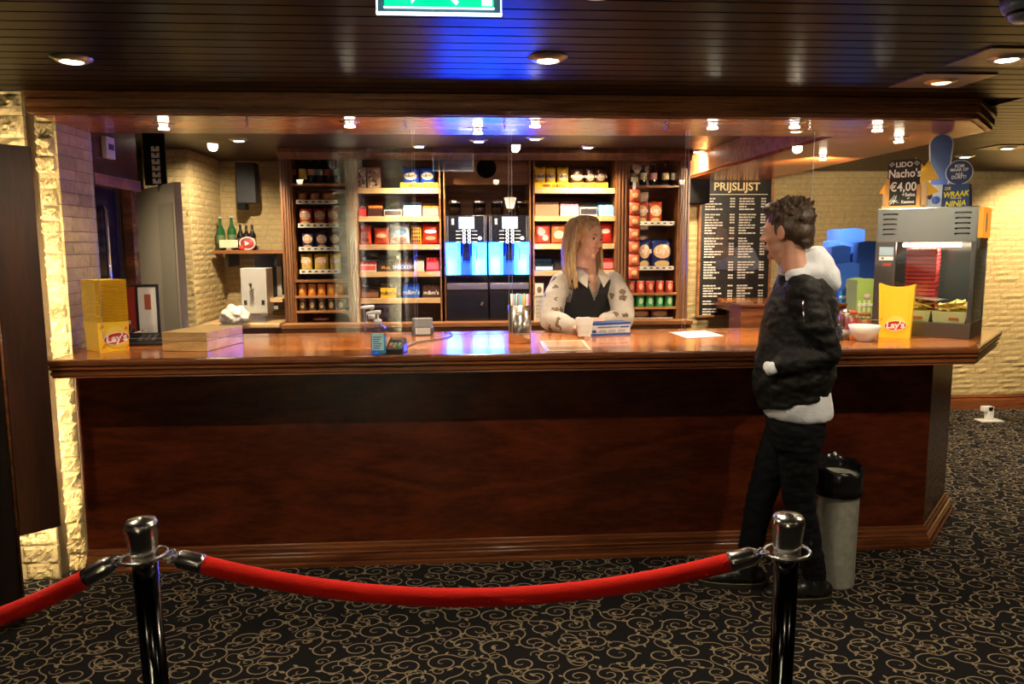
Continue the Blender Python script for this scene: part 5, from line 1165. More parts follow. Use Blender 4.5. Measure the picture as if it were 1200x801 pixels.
def rope(label,A,B,sag,n=40):
    t=thing('velvet_rope',label,'rope',tuple(A),0,'red velvet barrier ropes'); A=Vector(A);B=Vector(B); d=B-A; Lh=d.length
    def P(s): 
        return Vector((d.x*s,d.y*s,d.z*s-sag*4*s*(1-s)))
    s0=.055;s1=.945
    MB().tube([P(s0+(s1-s0)*k/n) for k in range(n+1)],.0205,14).build('rope',velvet,t)
    for s,e,dr in ((s0,s0-.042,1),(s1,s1+.042,-1)):
        a_=P(s+.008*dr);b_=P(e); MB().tube([a_,a_.lerp(b_,.15),a_.lerp(b_,.75),b_],[.022,.022,.021,.012],14).build('end_cap',M['satin_cap'],t)
        q=P(e-.0*dr); r_=P(0) if dr>0 else P(1); mid=q.lerp(r_,.5); dv=(r_-q).normalized(); up_=Vector((0,0,1)); sd=dv.cross(up_).normalized(); u2=sd.cross(dv)
        for kk,(c,ax) in enumerate(((q.lerp(r_,.30),u2*.9+sd*.4),(q.lerp(r_,.72),u2*.2+sd*.95))):
            ln=(r_-q).length*.40; MB().tube([c+dv*ln*math.cos(i*math.pi/8)+ax.normalized()*.014*math.sin(i*math.pi/8) for i in range(16)],.0032,6,closed=True).build('hook',M['satin_cap'],t)
    return t
A=ringpos(pl,.045,.0);B=ringpos(pr,-.045,.0)
rope('red velvet rope sagging between the two posts',A,B,.101)
A2=ringpos(pl,-.045,0); rope('red velvet rope running off to the left edge',A2+Vector((-1.25,.02,-.0)),A2,.19)
# ================================================================== bin
p=PZ(989,694,0); t=thing('waste_bin','grey metal waste bin with black liner beside the customer','waste bin',(p.x,p.y+.11,0)); hb_=PY(988,562,p.y+.0).z; rb=W(962,1012,p.y+.1)/2
MB().lathe([(rb*.93,0),(rb*.95,.008),(rb*.95,.012),(rb*1.0,hb_*.8),(rb*1.02,hb_*.985),(rb*1.05,hb_*.99),(rb*1.05,hb_),(rb*.98,hb_)],seg=36).build('drum',mat('galvanised',(.58,.60,.54),.42,.6,bump=.08,bscale=40,var=.15,vscale=30),t)
mb=MB(); seg=40; prof=[(1.04,-.10),(1.09,-.105),(1.14,-.07),(1.13,-.02),(1.11,.02),(1.05,.035),(.97,.03),(.86,.0),(.75,-.12),(.60,-.25),(.0,-.28)]
vs=[];fs=[]
for r_,z in prof:
    for k in range(seg):
        an=2*math.pi*k/seg; f=1+.035*mnoise.noise((math.cos(an)*3,math.sin(an)*3,z*12+r_*3)); dz=.03*mnoise.noise((math.cos(an)*2.5,math.sin(an)*2.5,3))+(.02*math.sin(an)); vs.append((rb*r_*f*math.cos(an),rb*r_*f*math.sin(an),hb_+z+(dz if r_>.8 and z>-.04 else 0)+.01))
for i in range(len(prof)-1):
    for k in range(seg): k2=(k+1)%seg; fs.append((i*seg+k,i*seg+k2,(i+1)*seg+k2,(i+1)*seg+k))
mb.add(vs,fs,True).build('liner',mat('bin_liner',(.008,.008,.009),.22),t)
# ================================================================== ceiling fittings and small wall things
p0=PY(441,15.5,1.8);p1=PY(588,15.5,1.8); w_=p1.x-p0.x; t=thing('exit_sign','green illuminated exit sign hung from the plank ceiling','exit sign',((p0.x+p1.x)/2,1.8,p0.z))
exg=mat('exit_green',(.02,.55,.28),.4,emit=(.0,.55,.26),es=.75); exw=mat('exit_white',(.9,.95,.9),.4,emit=(.85,1,.92),es=1.1)
hE=CEILO-.04-p0.z
box('acrylic_plate',mat('exit_rim',(.10,.22,.32),.1,emit=(.2,.45,.6),es=.06),-w_/2,w_/2,0,.012,0,CEILO-p0.z-.035,t); box('white_rim',exw,-w_/2,w_/2,-.001,.013,0,.004,t); 
for s in (-1,1): box('white_rim',exw,s*w_/2-(.003 if s>0 else 0),s*w_/2+(.003 if s<0 else 0),-.001,.013,0,CEILO-p0.z-.035,t)
box('green_panel',exg,-w_*.435,w_*.435,-.004,-.001,.014,.014+.10,t); box('white_line',exw,-w_*.44,w_*.44,-.0035,-.0012,.011,.015,t)
mount=box('ceiling_mount',white,-w_/2,w_/2,-.03,.04,CEILO-p0.z-.035,CEILO-p0.z-.001,t)
box('arrow_bar',exw,-w_*.38,-w_*.22,-.006,-.004,.030,.052,t); MB().slab([(-w_*.22,.02),(-w_*.15,.041),(-w_*.22,.062)],-.006,-.004).build('arrow_head',exw,t)
MB().ellipsoid((w_*.15,-.005,.055),(.010,.002,.010),12,6).build('runner_head',exw,t); MB().tube([(w_*.14,-.005,.046),(w_*.11,-.005,.030),(w_*.145,-.005,.022)],.005,6).build('runner_body',exw,t)
box('door_pictogram',exw,w_*.34,w_*.42,-.006,-.004,.018,.10,t)
p=PZ(1188,3,CEILO); t=thing('smoke_detector','round white smoke detector on the ceiling at top right','smoke detector',(p.x+.02,p.y-.02,CEILO)); MB().lathe([(.001,-.055),(.03,-.055),(.04,-.045),(.042,-.03),(.055,-.028),(.062,-.012),(.062,0)],seg=28).build('housing',mat('detector',(.35,.42,.48),.4),t); MB().lathe([(.043,-.040),(.046,-.038),(.046,-.032),(.043,-.030)],seg=24,cap=False).build('vent_ring',black,t)
p=PZ(1159,493,0); t=thing('floor_bracket','small white socket bracket on the carpet by the stone wall','bracket',(p.x,p.y,0)); box('plate',white,-.10,.10,-.06,.06,0,.012,t,.003); MB().rbox(-.03,.03,-.02,.03,.012,.13,.008).build('stem',white,t); box('head',white,-.07,.02,-.02,.03,.09,.135,t,.004)
# ================================================================== people
def fuse(mb,voxel,smooth=3,factor=.5,name='m'):
    o=bpy.data.objects.new('tmp',mb.fixed('tmp')); col.objects.link(o)
    r=o.modifiers.new('r','REMESH'); r.mode='VOXEL'; r.voxel_size=voxel
    if smooth: s=o.modifiers.new('s','SMOOTH'); s.iterations=smooth; s.factor=factor
    me=evaluated(o,name); tm=o.data; bpy.data.objects.remove(o); bpy.data.meshes.remove(tm)
    me.materials.clear(); me.polygons.foreach_set('use_smooth',[True]*len(me.polygons)); return me
def wrinkle(me,amp,scale,seed=0,stretch=(1,1,1)):
    n=len(me.vertices); co=np.empty(n*3); no=np.empty(n*3); me.vertices.foreach_get('co',co); me.vertices.foreach_get('normal',no); co=co.reshape(-1,3); no=no.reshape(-1,3)
    d=np.array([mnoise.noise((c[0]*scale*stretch[0]+seed,c[1]*scale*stretch[1],c[2]*scale*stretch[2]))+.5*mnoise.noise((c[0]*scale*2.3+seed,c[1]*scale*2.3,c[2]*scale*2.3*stretch[2])) for c in co])
    co+=no*(d*amp)[:,None]; me.vertices.foreach_set('co',co.ravel()); me.update()
def loft(mb,rings,seg=28):
    # rings: (centre, half-width vector, half-depth vector)
    vs=[];fs=[]
    for c,hw,hd in rings:
        for k in range(seg):
            a=2*math.pi*k/seg; ca,sa=math.cos(a),math.sin(a); p=.86
            vs.append(c+hw*(math.copysign(abs(ca)**p,ca))+hd*(math.copysign(abs(sa)**p,sa)))
    n=len(rings)
    for i in range(n-1):
        for k in range(seg): k2=(k+1)%seg; fs.append((i*seg+k,i*seg+k2,(i+1)*seg+k2,(i+1)*seg+k))
    fs.append(tuple(range(seg-1,-1,-1))); fs.append(tuple((n-1)*seg+k for k in range(seg)))
    return mb.add(vs,fs,True)
def limb(mb,pts,rs,seg=14,sub=5):
    # smooth tapered limb with rounded joints
    P=[Vector(p) for p in pts]; path=[];rad=[]
    for i in range(len(P)-1):
        for k in range(sub): path.append(P[i].lerp(P[i+1],k/sub)); rad.append(rs[i]+(rs[i+1]-rs[i])*k/sub)
    path.append(P[-1]); rad.append(rs[-1]); mb.tube(path,rad,seg)
    for p,r in zip(P,rs): mb.ellipsoid(p,(r,r,r),14,8)
class Frame:
    def __init__(s,o,fwd,tilt=0,roll=0):
        f=Vector((fwd[0],fwd[1],0)).normalized(); s.o=Vector(o); s.y=f; s.x=Vector((f.y,-f.x,0)); s.z=Vector((0,0,1))
        if tilt: q=Matrix.Rotation(tilt,3,s.x); s.y=q@s.y; s.z=q@s.z
        if roll: q=Matrix.Rotation(roll,3,s.y); s.x=q@s.x; s.z=q@s.z
    def __call__(s,x,y,z): return s.o+s.x*x+s.y*y+s.z*z
    def m(s): 
        m=Matrix((s.x,s.y,s.z)).transposed().to_4x4(); m.translation=s.o; return m
def add_local(mb,src,fr):
    b=len(mb.v); mb.v+=[tuple(fr(*v)) for v in src.v]; mb.f+=[tuple(b+i for i in f) for f in src.f]; mb.sm+=src.sm
def head_src(fem=False):
    h=MB(); k=.93 if fem else 1.0
    h.ellipsoid((0,-.016,.036),(.073,.094,.082),28,18); h.ellipsoid((0,.034,.004),(.060,.054,.086),24,16)
    h.ellipsoid((0,.026,-.058),(.050*k,.050,.052),22,14); h.ellipsoid((0,.064,-.096),(.021*k,.019,.017),16,10)
    for s in (-1,1):
        h.ellipsoid((s*.036,.052,-.020),(.024,.024,.026),14,10); h.ellipsoid((s*.027,.077,.024),(.024,.011,.009),14,8)
        h.ellipsoid((s*.074,-.008,-.004),(.008,.019,.031),14,10); h.ellipsoid((s*.079,-.014,.004),(.006,.016,.024),12,8); h.ellipsoid((s*.0105,.094,-.027),(.0085,.009,.0075),10,8)
    h.tube([(0,.080,.020),(0,.096,-.006),(0,.107,-.023),(0,.096,-.032)],[.0075,.0085,.0115,.008],12)
    h.ellipsoid((0,.085,-.0525),(.022,.010,.0055),16,8); h.ellipsoid((0,.0835,-.0635),(.019,.010,.0065),16,8)
    h.tube([(0,-.020,-.04),(0,-.028,-.10),(0,-.038,-.165)],[.054*k,.051*k,.060*k],20)
    return h
def add_hand(mb,wr,d,n,side,curl=.5,sc=1.0):
    # wrist, direction, back-of-hand normal; side = +1 puts the thumb on d x n
    d=Vector(d).normalized(); n=(Vector(n)-d*Vector(n).dot(d)).normalized(); t=d.cross(n)*side; wr=Vector(wr)
    for f in (.2,.45,.7,.95): mb.ellipsoid(wr+d*.085*f*sc,(.030*sc,.026*sc,.018*sc),12,8)
    for k in range(4):
        base=wr+d*.080*sc+t*(.033-.022*k)*sc; L=(.072,.082,.076,.060)[k]*sc; p=[wr+d*.03*sc+t*(.02-.013*k)*sc,base]; dv=d.copy()
        for j,fr_ in enumerate((.45,.30,.25)):
            dv=(dv*math.cos(curl*(.6+.3*j))-n*math.sin(curl*(.6+.3*j))).normalized() if j==0 else (dv*math.cos(curl*.7)-n*math.sin(curl*.7)).normalized(); p.append(p[-1]+dv*L*fr_)
        limb(mb,p,[.012*sc,.0098*sc,.0088*sc,.0082*sc,.0068*sc],10,2)
    limb(mb,[wr+d*.02*sc+t*.018*sc,wr+d*.045*sc+t*.046*sc,wr+d*.075*sc+t*.054*sc-n*.008*sc,wr+d*.098*sc+t*.046*sc-n*.016*sc],[.016*sc,.013*sc,.0105*sc,.008*sc],10,3)
def skinm(name,c):
    m=mat(name,c,.5,var=.08,vscale=25); b=m.node_tree.nodes['Principled BSDF']; b.inputs['Subsurface Weight'].default_value=.12; b.inputs['Subsurface Radius'].default_value=(.012,.004,.002); return m
def face_parts(fr,parent,iris,brow,lip,gaze=0):
    for s in (-1,1):
        e=MB(); add_local(e,MB().ellipsoid((s*.029,.0745,.0035),(.0135,.0115,.0085),14,10),fr); eo=e.build('eye',mat('eye_white',(.62,.58,.55),.25),parent)
        e=MB(); add_local(e,MB().ellipsoid((s*.029+gaze,.0845,.0035),(.0058,.003,.0058),12,8),fr); e.build('iris',mat(iris[0],iris[1],.15),eo)
        e=MB(); add_local(e,MB().tube([(s*.016,.0815,.0105),(s*.028,.0862,.0125),(s*.042,.0765,.008)],[.0018,.0022,.0014],6),fr); e.build('eyelid',brow,parent)
        e=MB(); add_local(e,MB().tube([(s*.013,.0885,.0255),(s*.027,.0905,.030),(s*.046,.0760,.0245)],[.0030,.0036,.0018],6),fr); e.build('eyebrow',brow,parent)
    e=MB(); l=MB(); l.tube([(-.020,.0865,-.0565),(-.009,.0945,-.0535),(0,.0955,-.0545),(.009,.0945,-.0535),(.020,.0865,-.0565)],[.0012,.0036,.0032,.0036,.0012],8); l.tube([(-.018,.0865,-.0585),(0,.0935,-.0640),(.018,.0865,-.0585)],[.0012,.0044,.0012],8); add_local(e,l,fr); e.build('lips',lip,parent)

# ------------------------------------------------------------------ the customer
def q(px,py,Y): return PY(px,py,Y)
Fm=Vector((-.90,.44,0)).normalized(); Rm=Vector((Fm.y,-Fm.x,0)); Lm=-Rm; YM=3.22
def mring(px,py,hw,hd,Y=YM,x=0): return (q(px,py,Y),Rm*hw,Fm*hd+Vector((0,0,x)))
hc=q(921,272,YM-.03); frm=Frame(hc,(-.71,.70),R(-4))
sk=skinm('skin_man',(.50,.25,.17))
neckb=q(938,316,YM)
shL=q(942,341,YM)+Lm*.175; shR=q(942,341,YM)+Rm*.175
elL=q(968,413,YM-.17); wrL=q(909,430,YM-.17); elR=shR+Vector((.06,.02,-.28)); wrR=q(915,440,YM+.14)
hipL=q(938,487,YM)+Lm*.085; hipR=q(928,487,YM)+Rm*.085
anL=PZ(953,700,0.10); anR=PZ(877,683,.10); anL=Vector((PZ(955,706,0).x,PZ(955,706,0).y+.02,.11)); anR=Vector((PZ(878,690,0).x,PZ(878,690,0).y+.03,.11))
knL=hipL.lerp(anL,.50)+Fm*.035; knR=hipR.lerp(anR,.50)+Fm*.03
b=MB(); loft(b,[mring(932,500,.15,.10),mring(931,470,.15,.10),mring(931,440,.14,.095),mring(934,400,.155,.10),mring(938,360,.165,.105),mring(941,338,.15,.09),mring(940,322,.07,.06)])
add_local(b,head_src(),frm)
wrH=q(926,436,YM-.09); limb(b,[shL,elL,wrH],[.052,.042,.030]); limb(b,[shR,elR,wrR],[.052,.042,.030]); add_hand(b,wrH,(-.02,.95,-.25),(-.9,0,.2),1,.5); add_hand(b,wrR,(-.05,-.9,-.3),(-.9,0,.2),-1,.5)
limb(b,[hipL,knL,anL,anL+Vector((0,0,-.05))],[.078,.055,.038,.036]); limb(b,[hipR,knR,anR,anR+Vector((0,0,-.05))],[.078,.055,.038,.036])
for an in (anL,anR): limb(b,[an+Vector((0,0,-.06)),an+Fm*.13+Vector((0,0,-.075))],[.034,.026])
limb(b,[neckb,hc+Vector((.012,0,-.10))],[.058,.054])
man=link('person',fuse(b,.0048,3),sk); tag(man,'person in black bomber jacket, white hoodie and black jeans standing at the bar','person')
hairm=mat('hair_brown',(.040,.020,.010),.5,var=.45,vscale=110); 
face_parts(frm,man,('iris_brown',(.05,.03,.02)),hairm,mat('lip_man',(.40,.19,.14),.5))
# short brown hair
hb=MB(); hb2=MB(); hb2.ellipsoid((0,-.026,.052),(.082,.098,.078),28,18); hb2.ellipsoid((0,-.062,-.002),(.070,.056,.066),22,14); hb2.ellipsoid((0,.045,.098),(.058,.048,.034),20,12); hb2.ellipsoid((0,-.086,-.045),(.050,.026,.032),16,10)
for s in (-1,1): hb2.ellipsoid((s*.066,-.032,.016),(.017,.040,.042),14,10); hb2.ellipsoid((s*.070,.012,.016),(.007,.012,.030),10,8)
rg=random.Random(12)
for k in range(80):
    a=rg.uniform(-math.pi,math.pi); e=rg.uniform(-.15,1.45); d=Vector((math.cos(e)*math.sin(a),math.cos(e)*math.cos(a),math.sin(e)))
    if d.y>.35 and d.z<.62: continue
    if d.z<0 and d.y>-.3: continue
    p=Vector((d.x*.080,-.026+d.y*.096,.050+d.z*.080)); cmb=Vector((rg.uniform(-.3,.3),(.5 if d.y>.2 else -.45),.45 if d.z>.5 else -.5)); t2=(d*.75+cmb).normalized()
    l=rg.uniform(.018,.030)*(1.1 if d.z>.6 else .7); hb2.tube([p-d*.010,p+t2*l*.5,p+t2*l-d*.003],[.012,.010,.004],6)
add_local(hb,hb2,frm); me=fuse(hb,.0038,6,.5,'hair'); wrinkle(me,.0022,75,1,(1,1,.35)); link('hair',me,hairm,man)
# white hoodie: hem below the jacket, hood bunched at the nape, collar edge in front
hoodm=mat('hoodie_white',(.64,.69,.78),.85,bump=.3,bscale=180,sheen=.2)
h=MB(); loft(h,[mring(935,487,.182,.142,x=.005),mring(934,480,.188,.146,x=.005),mring(932,462,.192,.148),mring(932,440,.18,.14),mring(938,370,.18,.12),mring(941,340,.17,.105),mring(940,322,.10,.085)])
for k in range(7):
    a=R(-150+k*50); c=q(938,311,YM)-Fm*.070*math.cos(a)+Rm*.078*math.sin(a); h.ellipsoid(c+Vector((0,0,.018+.026*math.cos(a))),(.040,.040,.044),14,10)
nap=q(956,318,YM-.02)-Fm*.02
h.ellipsoid(q(955,312,YM-.02),(.078,.100,.056),24,16); h.ellipsoid(q(963,322,YM-.02),(.066,.105,.058),24,16); h.ellipsoid(q(968,331,YM-.02),(.050,.095,.050),24,16); h.ellipsoid(q(946,318,YM-.08),(.075,.060,.040),18,12); h.ellipsoid(q(935,322,YM-.10),(.06,.045,.036),18,12); h.ellipsoid(q(951,301,YM-.01),(.055,.085,.045),18,12); h.ellipsoid(q(959,307,YM-.02),(.06,.095,.050),18,12)
h.tube([wrL+(elL-wrL).normalized()*.05,wrL-(elL-wrL).normalized()*.030,q(898,427,YM-.11)],[.030,.033,.024],14)
me=fuse(h,.0065,45,.6); wrinkle(me,.005,16,4,(1,1,.6)); hd=link('hoodie',me,hoodm,man); hd['label']='white hoodie with bunched hood'
# black bomber jacket
jm=mat('jacket_black',(.0055,.0055,.006),.55,bump=.35,bscale=220,spec=.25)
j=MB(); loft(j,[mring(930,468,.193,.150,x=-.035),mring(930,459,.196,.153,x=-.035),mring(930,445,.213,.168,x=-.02),mring(931,425,.215,.166),mring(934,395,.21,.158),mring(938,362,.212,.150),mring(941,344,.195,.132),mring(941,330,.150,.112),mring(940,322,.11,.10)])
limb(j,[shL+Vector((0,0,.0)),shL.lerp(elL,.5)+Lm*.02,elL,elL.lerp(wrL,.55),wrL+(elL-wrL)*.14],[.080,.073,.066,.060,.047],16,5); limb(j,[shR,elR,wrR],[.080,.066,.050],16,5)
me=fuse(j,.0065,4); wrinkle(me,.0085,15,2,(1,1,1.5)); jk=link('jacket',me,jm,man)
zp=[q(941,352,YM-.285),q(941.5,364,YM-.285),q(940,385,YM-.27)]; MB().tube([zp[0],zp[1]],.0035,6).build('sleeve_zip',chrome,jk); MB().tube([zp[1],zp[1]+Vector((.004,-.004,-.05))],.0028,6).build('zip_pull',chrome,jk)
if False: fz=[q(881,478,YM-.10),q(884,455,YM-.11),q(890,432,YM-.12)]; MB().tube(fz,.003,6).build('front_zip',steel,jk)
loft_c=MB(); 
for k in range(15):
    pass
if False: MB().tube([q(895,437,YM-.215),q(899,420,YM-.215)],.004,6).build('pocket_welt',mat('welt',(.02,.02,.022),.5),jk)
# jeans and boots
jn=MB(); loft(jn,[mring(934,520,.165,.105),mring(933,500,.175,.125),mring(932,478,.165,.125),mring(932,466,.16,.12)])
limb(jn,[hipL,knL,anL+Vector((0,0,.02))],[.098,.068,.052],16,6); limb(jn,[hipR,knR,anR+Vector((0,0,.02))],[.098,.068,.052],16,6)
me=fuse(jn,.007,4); wrinkle(me,.006,14,7,(1,1,1.8)); link('jeans',me,mat('jeans_black',(.0055,.006,.008),.85,bump=.25,bscale=300,spec=.15),man)
def boot(an,f,label):
    f=Vector(f).normalized(); r=Vector((f.y,-f.x,0)); g=Vector((an.x,an.y,0)); o=MB()
    o.tube([g+Vector((0,0,.045)),g+Vector((0,0,.15))],[.050,.047],16)
    for d,w,hh,z in ((-.045,.038,.040,.058),(0,.044,.048,.062),(.06,.043,.042,.055),(.12,.045,.034,.046),(.165,.040,.028,.040),(.19,.03,.022,.036)): o.ellipsoid(g+f*d+Vector((0,0,z)),(w*1.05,w*1.05,hh),16,10)
    bt=link('boot',fuse(o,.005,3),mat('boot_leather',(.010,.010,.011),.32),man)
    pts=[]
    for k in range(24):
        a=2*math.pi*k/24; ca,sa=math.cos(a),math.sin(a); y=.07+.155*ca; wd=.048*(1-.18*max(0,-ca))*math.copysign(abs(sa)**.75,sa); pp=g+f*y+r*wd; pts.append((pp.x,pp.y))
    MB().prism(pts,.001,.026).build('sole',mat('boot_sole',(.016,.015,.014),.6),bt)
    st=MB(); st.tube([(x,y,.0275) for x,y in pts],.0016,5,closed=True).build('welt_stitch',mat('stitch',(.20,.16,.08),.6),bt)
    for k in range(4): a_=g+f*(.055+.022*k)+Vector((0,0,.108-.014*k)); MB().tube([a_-r*.022,a_+Vector((0,0,.006)),a_+r*.022],.0028,5).build('lace',black,bt)
boot(anL,(-.95,.10,0),'') ; boot(anR,(-.93,.18,0),'')

# ------------------------------------------------------------------ the woman behind the bar
YWm=4.62; Fw=Vector((.18,-1,0)).normalized(); Rw=Vector((Fw.y,-Fw.x,0))   # her right is image left
def wring(px,py,hw,hd,Y=YWm,up_=None): return (q(px,py,Y),Rw*hw,Fw*hd)
hw_=q(689.5,279.5,4.50); frw=Frame(hw_,(.50,-.865),R(-6),R(-5))
skw=skinm('skin_woman',(.74,.45,.34))
sR=q(660,331,YWm-.03); sL=q(717,331,YWm-.03)
eR=q(645,380,4.36)+Vector((0,0,.01)); eL=q(731,376,4.40)+Vector((0,0,.01))
wR=Vector((q(673,383,4.17).x,4.17,CT+.036)); wL=Vector((q(706,377,4.27).x,4.27,CT+.062))
eR.z=max(eR.z,CT+.055); eL.z=max(eL.z,CT+.055)
b=MB(); trs=[wring(686,470,.16,.11,4.86),wring(686,420,.15,.105,4.80),wring(687,385,.135,.10,4.73),wring(687,360,.14,.105,4.67),wring(688,342,.15,.105,4.62),wring(688.5,330,.14,.09,4.60),wring(689,322,.08,.06,4.585)]
loft(b,trs); hd_=MB(); add_local(b,head_src(True),frw); limb(b,[q(689,322,4.58),hw_+Vector((0,.02,-.09))],[.050,.046])
limb(b,[sR,eR,wR],[.045,.038,.026]); limb(b,[sL,eL,wL],[.045,.038,.026])
add_hand(b,wR,(wR-eR)+Vector((.06,-.03,-.02)),(0,.1,1),-1,.35,.92); add_hand(b,wL,(wL-eL)+Vector((-.03,.0,-.03)),(0,-.3,1),1,.35,.92)
for s in (-1,1):
    hp=q(686,470,4.86)+Rw*s*.085; limb(b,[hp,Vector((hp.x,hp.y+.0,.48)),Vector((hp.x,hp.y+.02,.09))],[.08,.055,.04]); limb(b,[Vector((hp.x,hp.y+.02,.05)),Vector((hp.x,hp.y-.13,.035))],[.034,.026])
wom=link('person',fuse(b,.0046,3),skw); tag(wom,'blonde person in white printed shirt and black vest leaning behind the bar','person')
browm=mat('brow_blonde',(.26,.15,.07),.6); face_parts(frw,wom,('iris_grey',(.06,.06,.07)),browm,mat('lip_woman',(.58,.18,.17),.35),gaze=.003)
e=MB(); add_local(e,MB().tube([(-.013,.0925,-.0575),(0,.0972,-.0590),(.013,.0925,-.0575)],[.0008,.0020,.0008],6),frw); e.build('teeth',white,wom)
# printed shirt
def shirt_print():
    m=bpy.data.materials.new('printed_shirt'); m.use_nodes=True; nt=m.node_tree; N=nt.nodes; L=nt.links; b_=N['Principled BSDF']; tc=N.new('ShaderNodeTexCoord')
    n=N.new('ShaderNodeTexNoise'); n.inputs['Scale'].default_value=26; n.inputs['Detail'].default_value=2; L.new(tc.outputs['Object'],n.inputs['Vector'])
    mx=N.new('ShaderNodeVectorMath'); mx.operation='MULTIPLY_ADD'; mx.inputs[1].default_value=(.07,.07,.07); L.new(n.outputs['Color'],mx.inputs[0]); L.new(tc.outputs['Object'],mx.inputs[2])
    v=N.new('ShaderNodeTexVoronoi'); v.inputs['Scale'].default_value=12.5; v.inputs['Randomness'].default_value=.75; L.new(mx.outputs[0],v.inputs['Vector'])
    lt=N.new('ShaderNodeMath'); lt.operation='LESS_THAN'; lt.inputs[1].default_value=.27; L.new(v.outputs['Distance'],lt.inputs[0])
    n2=N.new('ShaderNodeTexNoise'); n2.inputs['Scale'].default_value=160; L.new(tc.outputs['Object'],n2.inputs['Vector']); cr=N.new('ShaderNodeValToRGB'); cr.color_ramp.elements[0].position=.42; cr.color_ramp.elements[1].position=.58; cr.color_ramp.elements[0].color=(.03,.02,.015,1); cr.color_ramp.elements[1].color=(.30,.20,.11,1); L.new(n2.outputs['Fac'],cr.inputs[0])
    mi=N.new('ShaderNodeMix'); mi.data_type='RGBA'; L.new(lt.outputs[0],mi.inputs[0]); mi.inputs[6].default_value=(.50,.455,.41,1); L.new(cr.outputs[0],mi.inputs[7]); L.new(mi.outputs[2],b_.inputs['Base Color']); b_.inputs['Roughness'].default_value=.7; return m
shm=shirt_print()
def grow(rs,k): return [(c,hw*(1+k/hw.length),hd*(1+k/hd.length)) for c,hw,hd in rs]
s=MB(); loft(s,grow(trs[2:6],.012)+[(q(689,321,4.58),Rw*.085,Fw*.065)])
limb(s,[sR+Rw*.01,sR.lerp(eR,.5)+Rw*.022,eR+Vector((0,-.0,.0)),eR.lerp(wR,.5),eR.lerp(wR,.90)],[.066,.070,.062,.056,.046],16,5); limb(s,[sL-Rw*.01,sL.lerp(eL,.5)-Rw*.022,eL,eL.lerp(wL,.5),eL.lerp(wL,.85)],[.066,.070,.062,.054,.046],16,5)
me=fuse(s,.0065,4); wrinkle(me,.006,17,3,(1,1,.8))
bm=bmesh.new(); bm.from_mesh(me); zs_=q(690,347,4.5).z; kill=[]
for f in bm.faces:
    c=f.calc_center_median(); dv=c-q(689,330,4.60); lx=dv.dot(Rw); ly=dv.dot(Fw)
    if ly>.02 and c.z>zs_ and abs(lx)<(c.z-zs_)*.30: kill.append(f)
bmesh.ops.delete(bm,geom=kill,context='FACES'); bm.to_mesh(me); bm.free()
sh=link('shirt',me,shm,wom)
# collar points
for sd in (-1,1):
    base=q(689,319,4.56); V=[base+Rw*sd*.066+Fw*.01+Vector((0,0,.034)),base+Rw*sd*.030+Fw*.085+Vector((0,0,-.012)),base+Rw*sd*.050+Fw*.130+Vector((0,0,-.085)),base+Rw*sd*.105+Fw*.085+Vector((0,0,-.035))]
    V2=[v+Fw*.004+Vector((0,0,.003)) for v in V]; MB().add(V+V2,[(0,1,2,3),(7,6,5,4),(0,4,5,1),(1,5,6,2),(2,6,7,3),(3,7,4,0)]).build('collar',mat('shirt_plain',(.58,.53,.48),.7),sh)
# black vest: shell over the shirt with V neck and armholes
vr=grow(trs[2:6],.024); fine=[]
for i in range(len(vr)-1):
    for k in range(26):
        t_=k/26; fine.append(tuple(vr[i][m_].lerp(vr[i+1][m_],t_) for m_ in range(3)))
fine.append(vr[-1]); fine.append((q(689,323,4.585),Rw*.115,Fw*.085))
seg=220; vs=[];fs=[]
for c,hwv,hdv in fine:
    for k in range(seg):
        a=2*math.pi*k/seg; ca,sa=math.cos(a),math.sin(a); vs.append(c+hwv*math.copysign(abs(ca)**.86,ca)+hdv*math.copysign(abs(sa)**.86,sa))
ztop_=fine[-1][0].z; zv=q(690,354,4.52).z
for i in range(len(fine)-1):
    for k in range(seg):
        k2=(k+1)%seg; f=(i*seg+k,i*seg+k2,(i+1)*seg+k2,(i+1)*seg+k); c=sum((Vector(vs[n_]) for n_ in f),Vector())/4; ctr_=fine[i][0]; lx=(c-ctr_).dot(Rw); ly=(c-ctr_).dot(Fw)
        if ly>0 and abs(lx)<(c.z-zv)*.36 and c.z>zv: continue
        if abs(lx)>.132-.02*max(0,(c.z-zv)/.16) and c.z>zv+.0: continue
        fs.append(f)
o=MB().add(vs,fs,True).build('vest',mat('vest_black',(.013,.013,.014),.75,bump=.2,bscale=250,sheen=.1),wom); sm_=o.modifiers.new('s','SOLIDIFY'); sm_.thickness=.006; sm_.offset=1
# long straight blonde hair
hm=bpy.data.materials.new('hair_blonde'); hm.use_nodes=True
def hair_mat(m,c0,c1):
    nt=m.node_tree;N=nt.nodes;L=nt.links;b_=N['Principled BSDF']; at=N.new('ShaderNodeNewGeometry'); n=N.new('ShaderNodeTexNoise'); mp=N.new('ShaderNodeMapping'); tc=N.new('ShaderNodeTexCoord'); mp.inputs['Scale'].default_value=(90,90,5); n.inputs['Scale'].default_value=1; n.inputs['Detail'].default_value=3
    L.new(tc.outputs['Object'],mp.inputs[0]); L.new(mp.outputs[0],n.inputs['Vector']); cr=N.new('ShaderNodeValToRGB'); cr.color_ramp.elements[0].position=.3; cr.color_ramp.elements[1].position=.7; cr.color_ramp.elements[0].color=(*c0,1); cr.color_ramp.elements[1].color=(*c1,1); L.new(n.outputs[0],cr.inputs[0]); L.new(cr.outputs[0],b_.inputs['Base Color']); b_.inputs['Roughness'].default_value=.42
hair_mat(hm,(.27,.16,.065),(.70,.51,.27))
hs=MB(); rg=random.Random(9)
cap=MB(); cap.ellipsoid((0,-.024,.042),(.082,.098,.084),30,20); cap.ellipsoid((0,-.05,-.03),(.076,.066,.08),24,14)
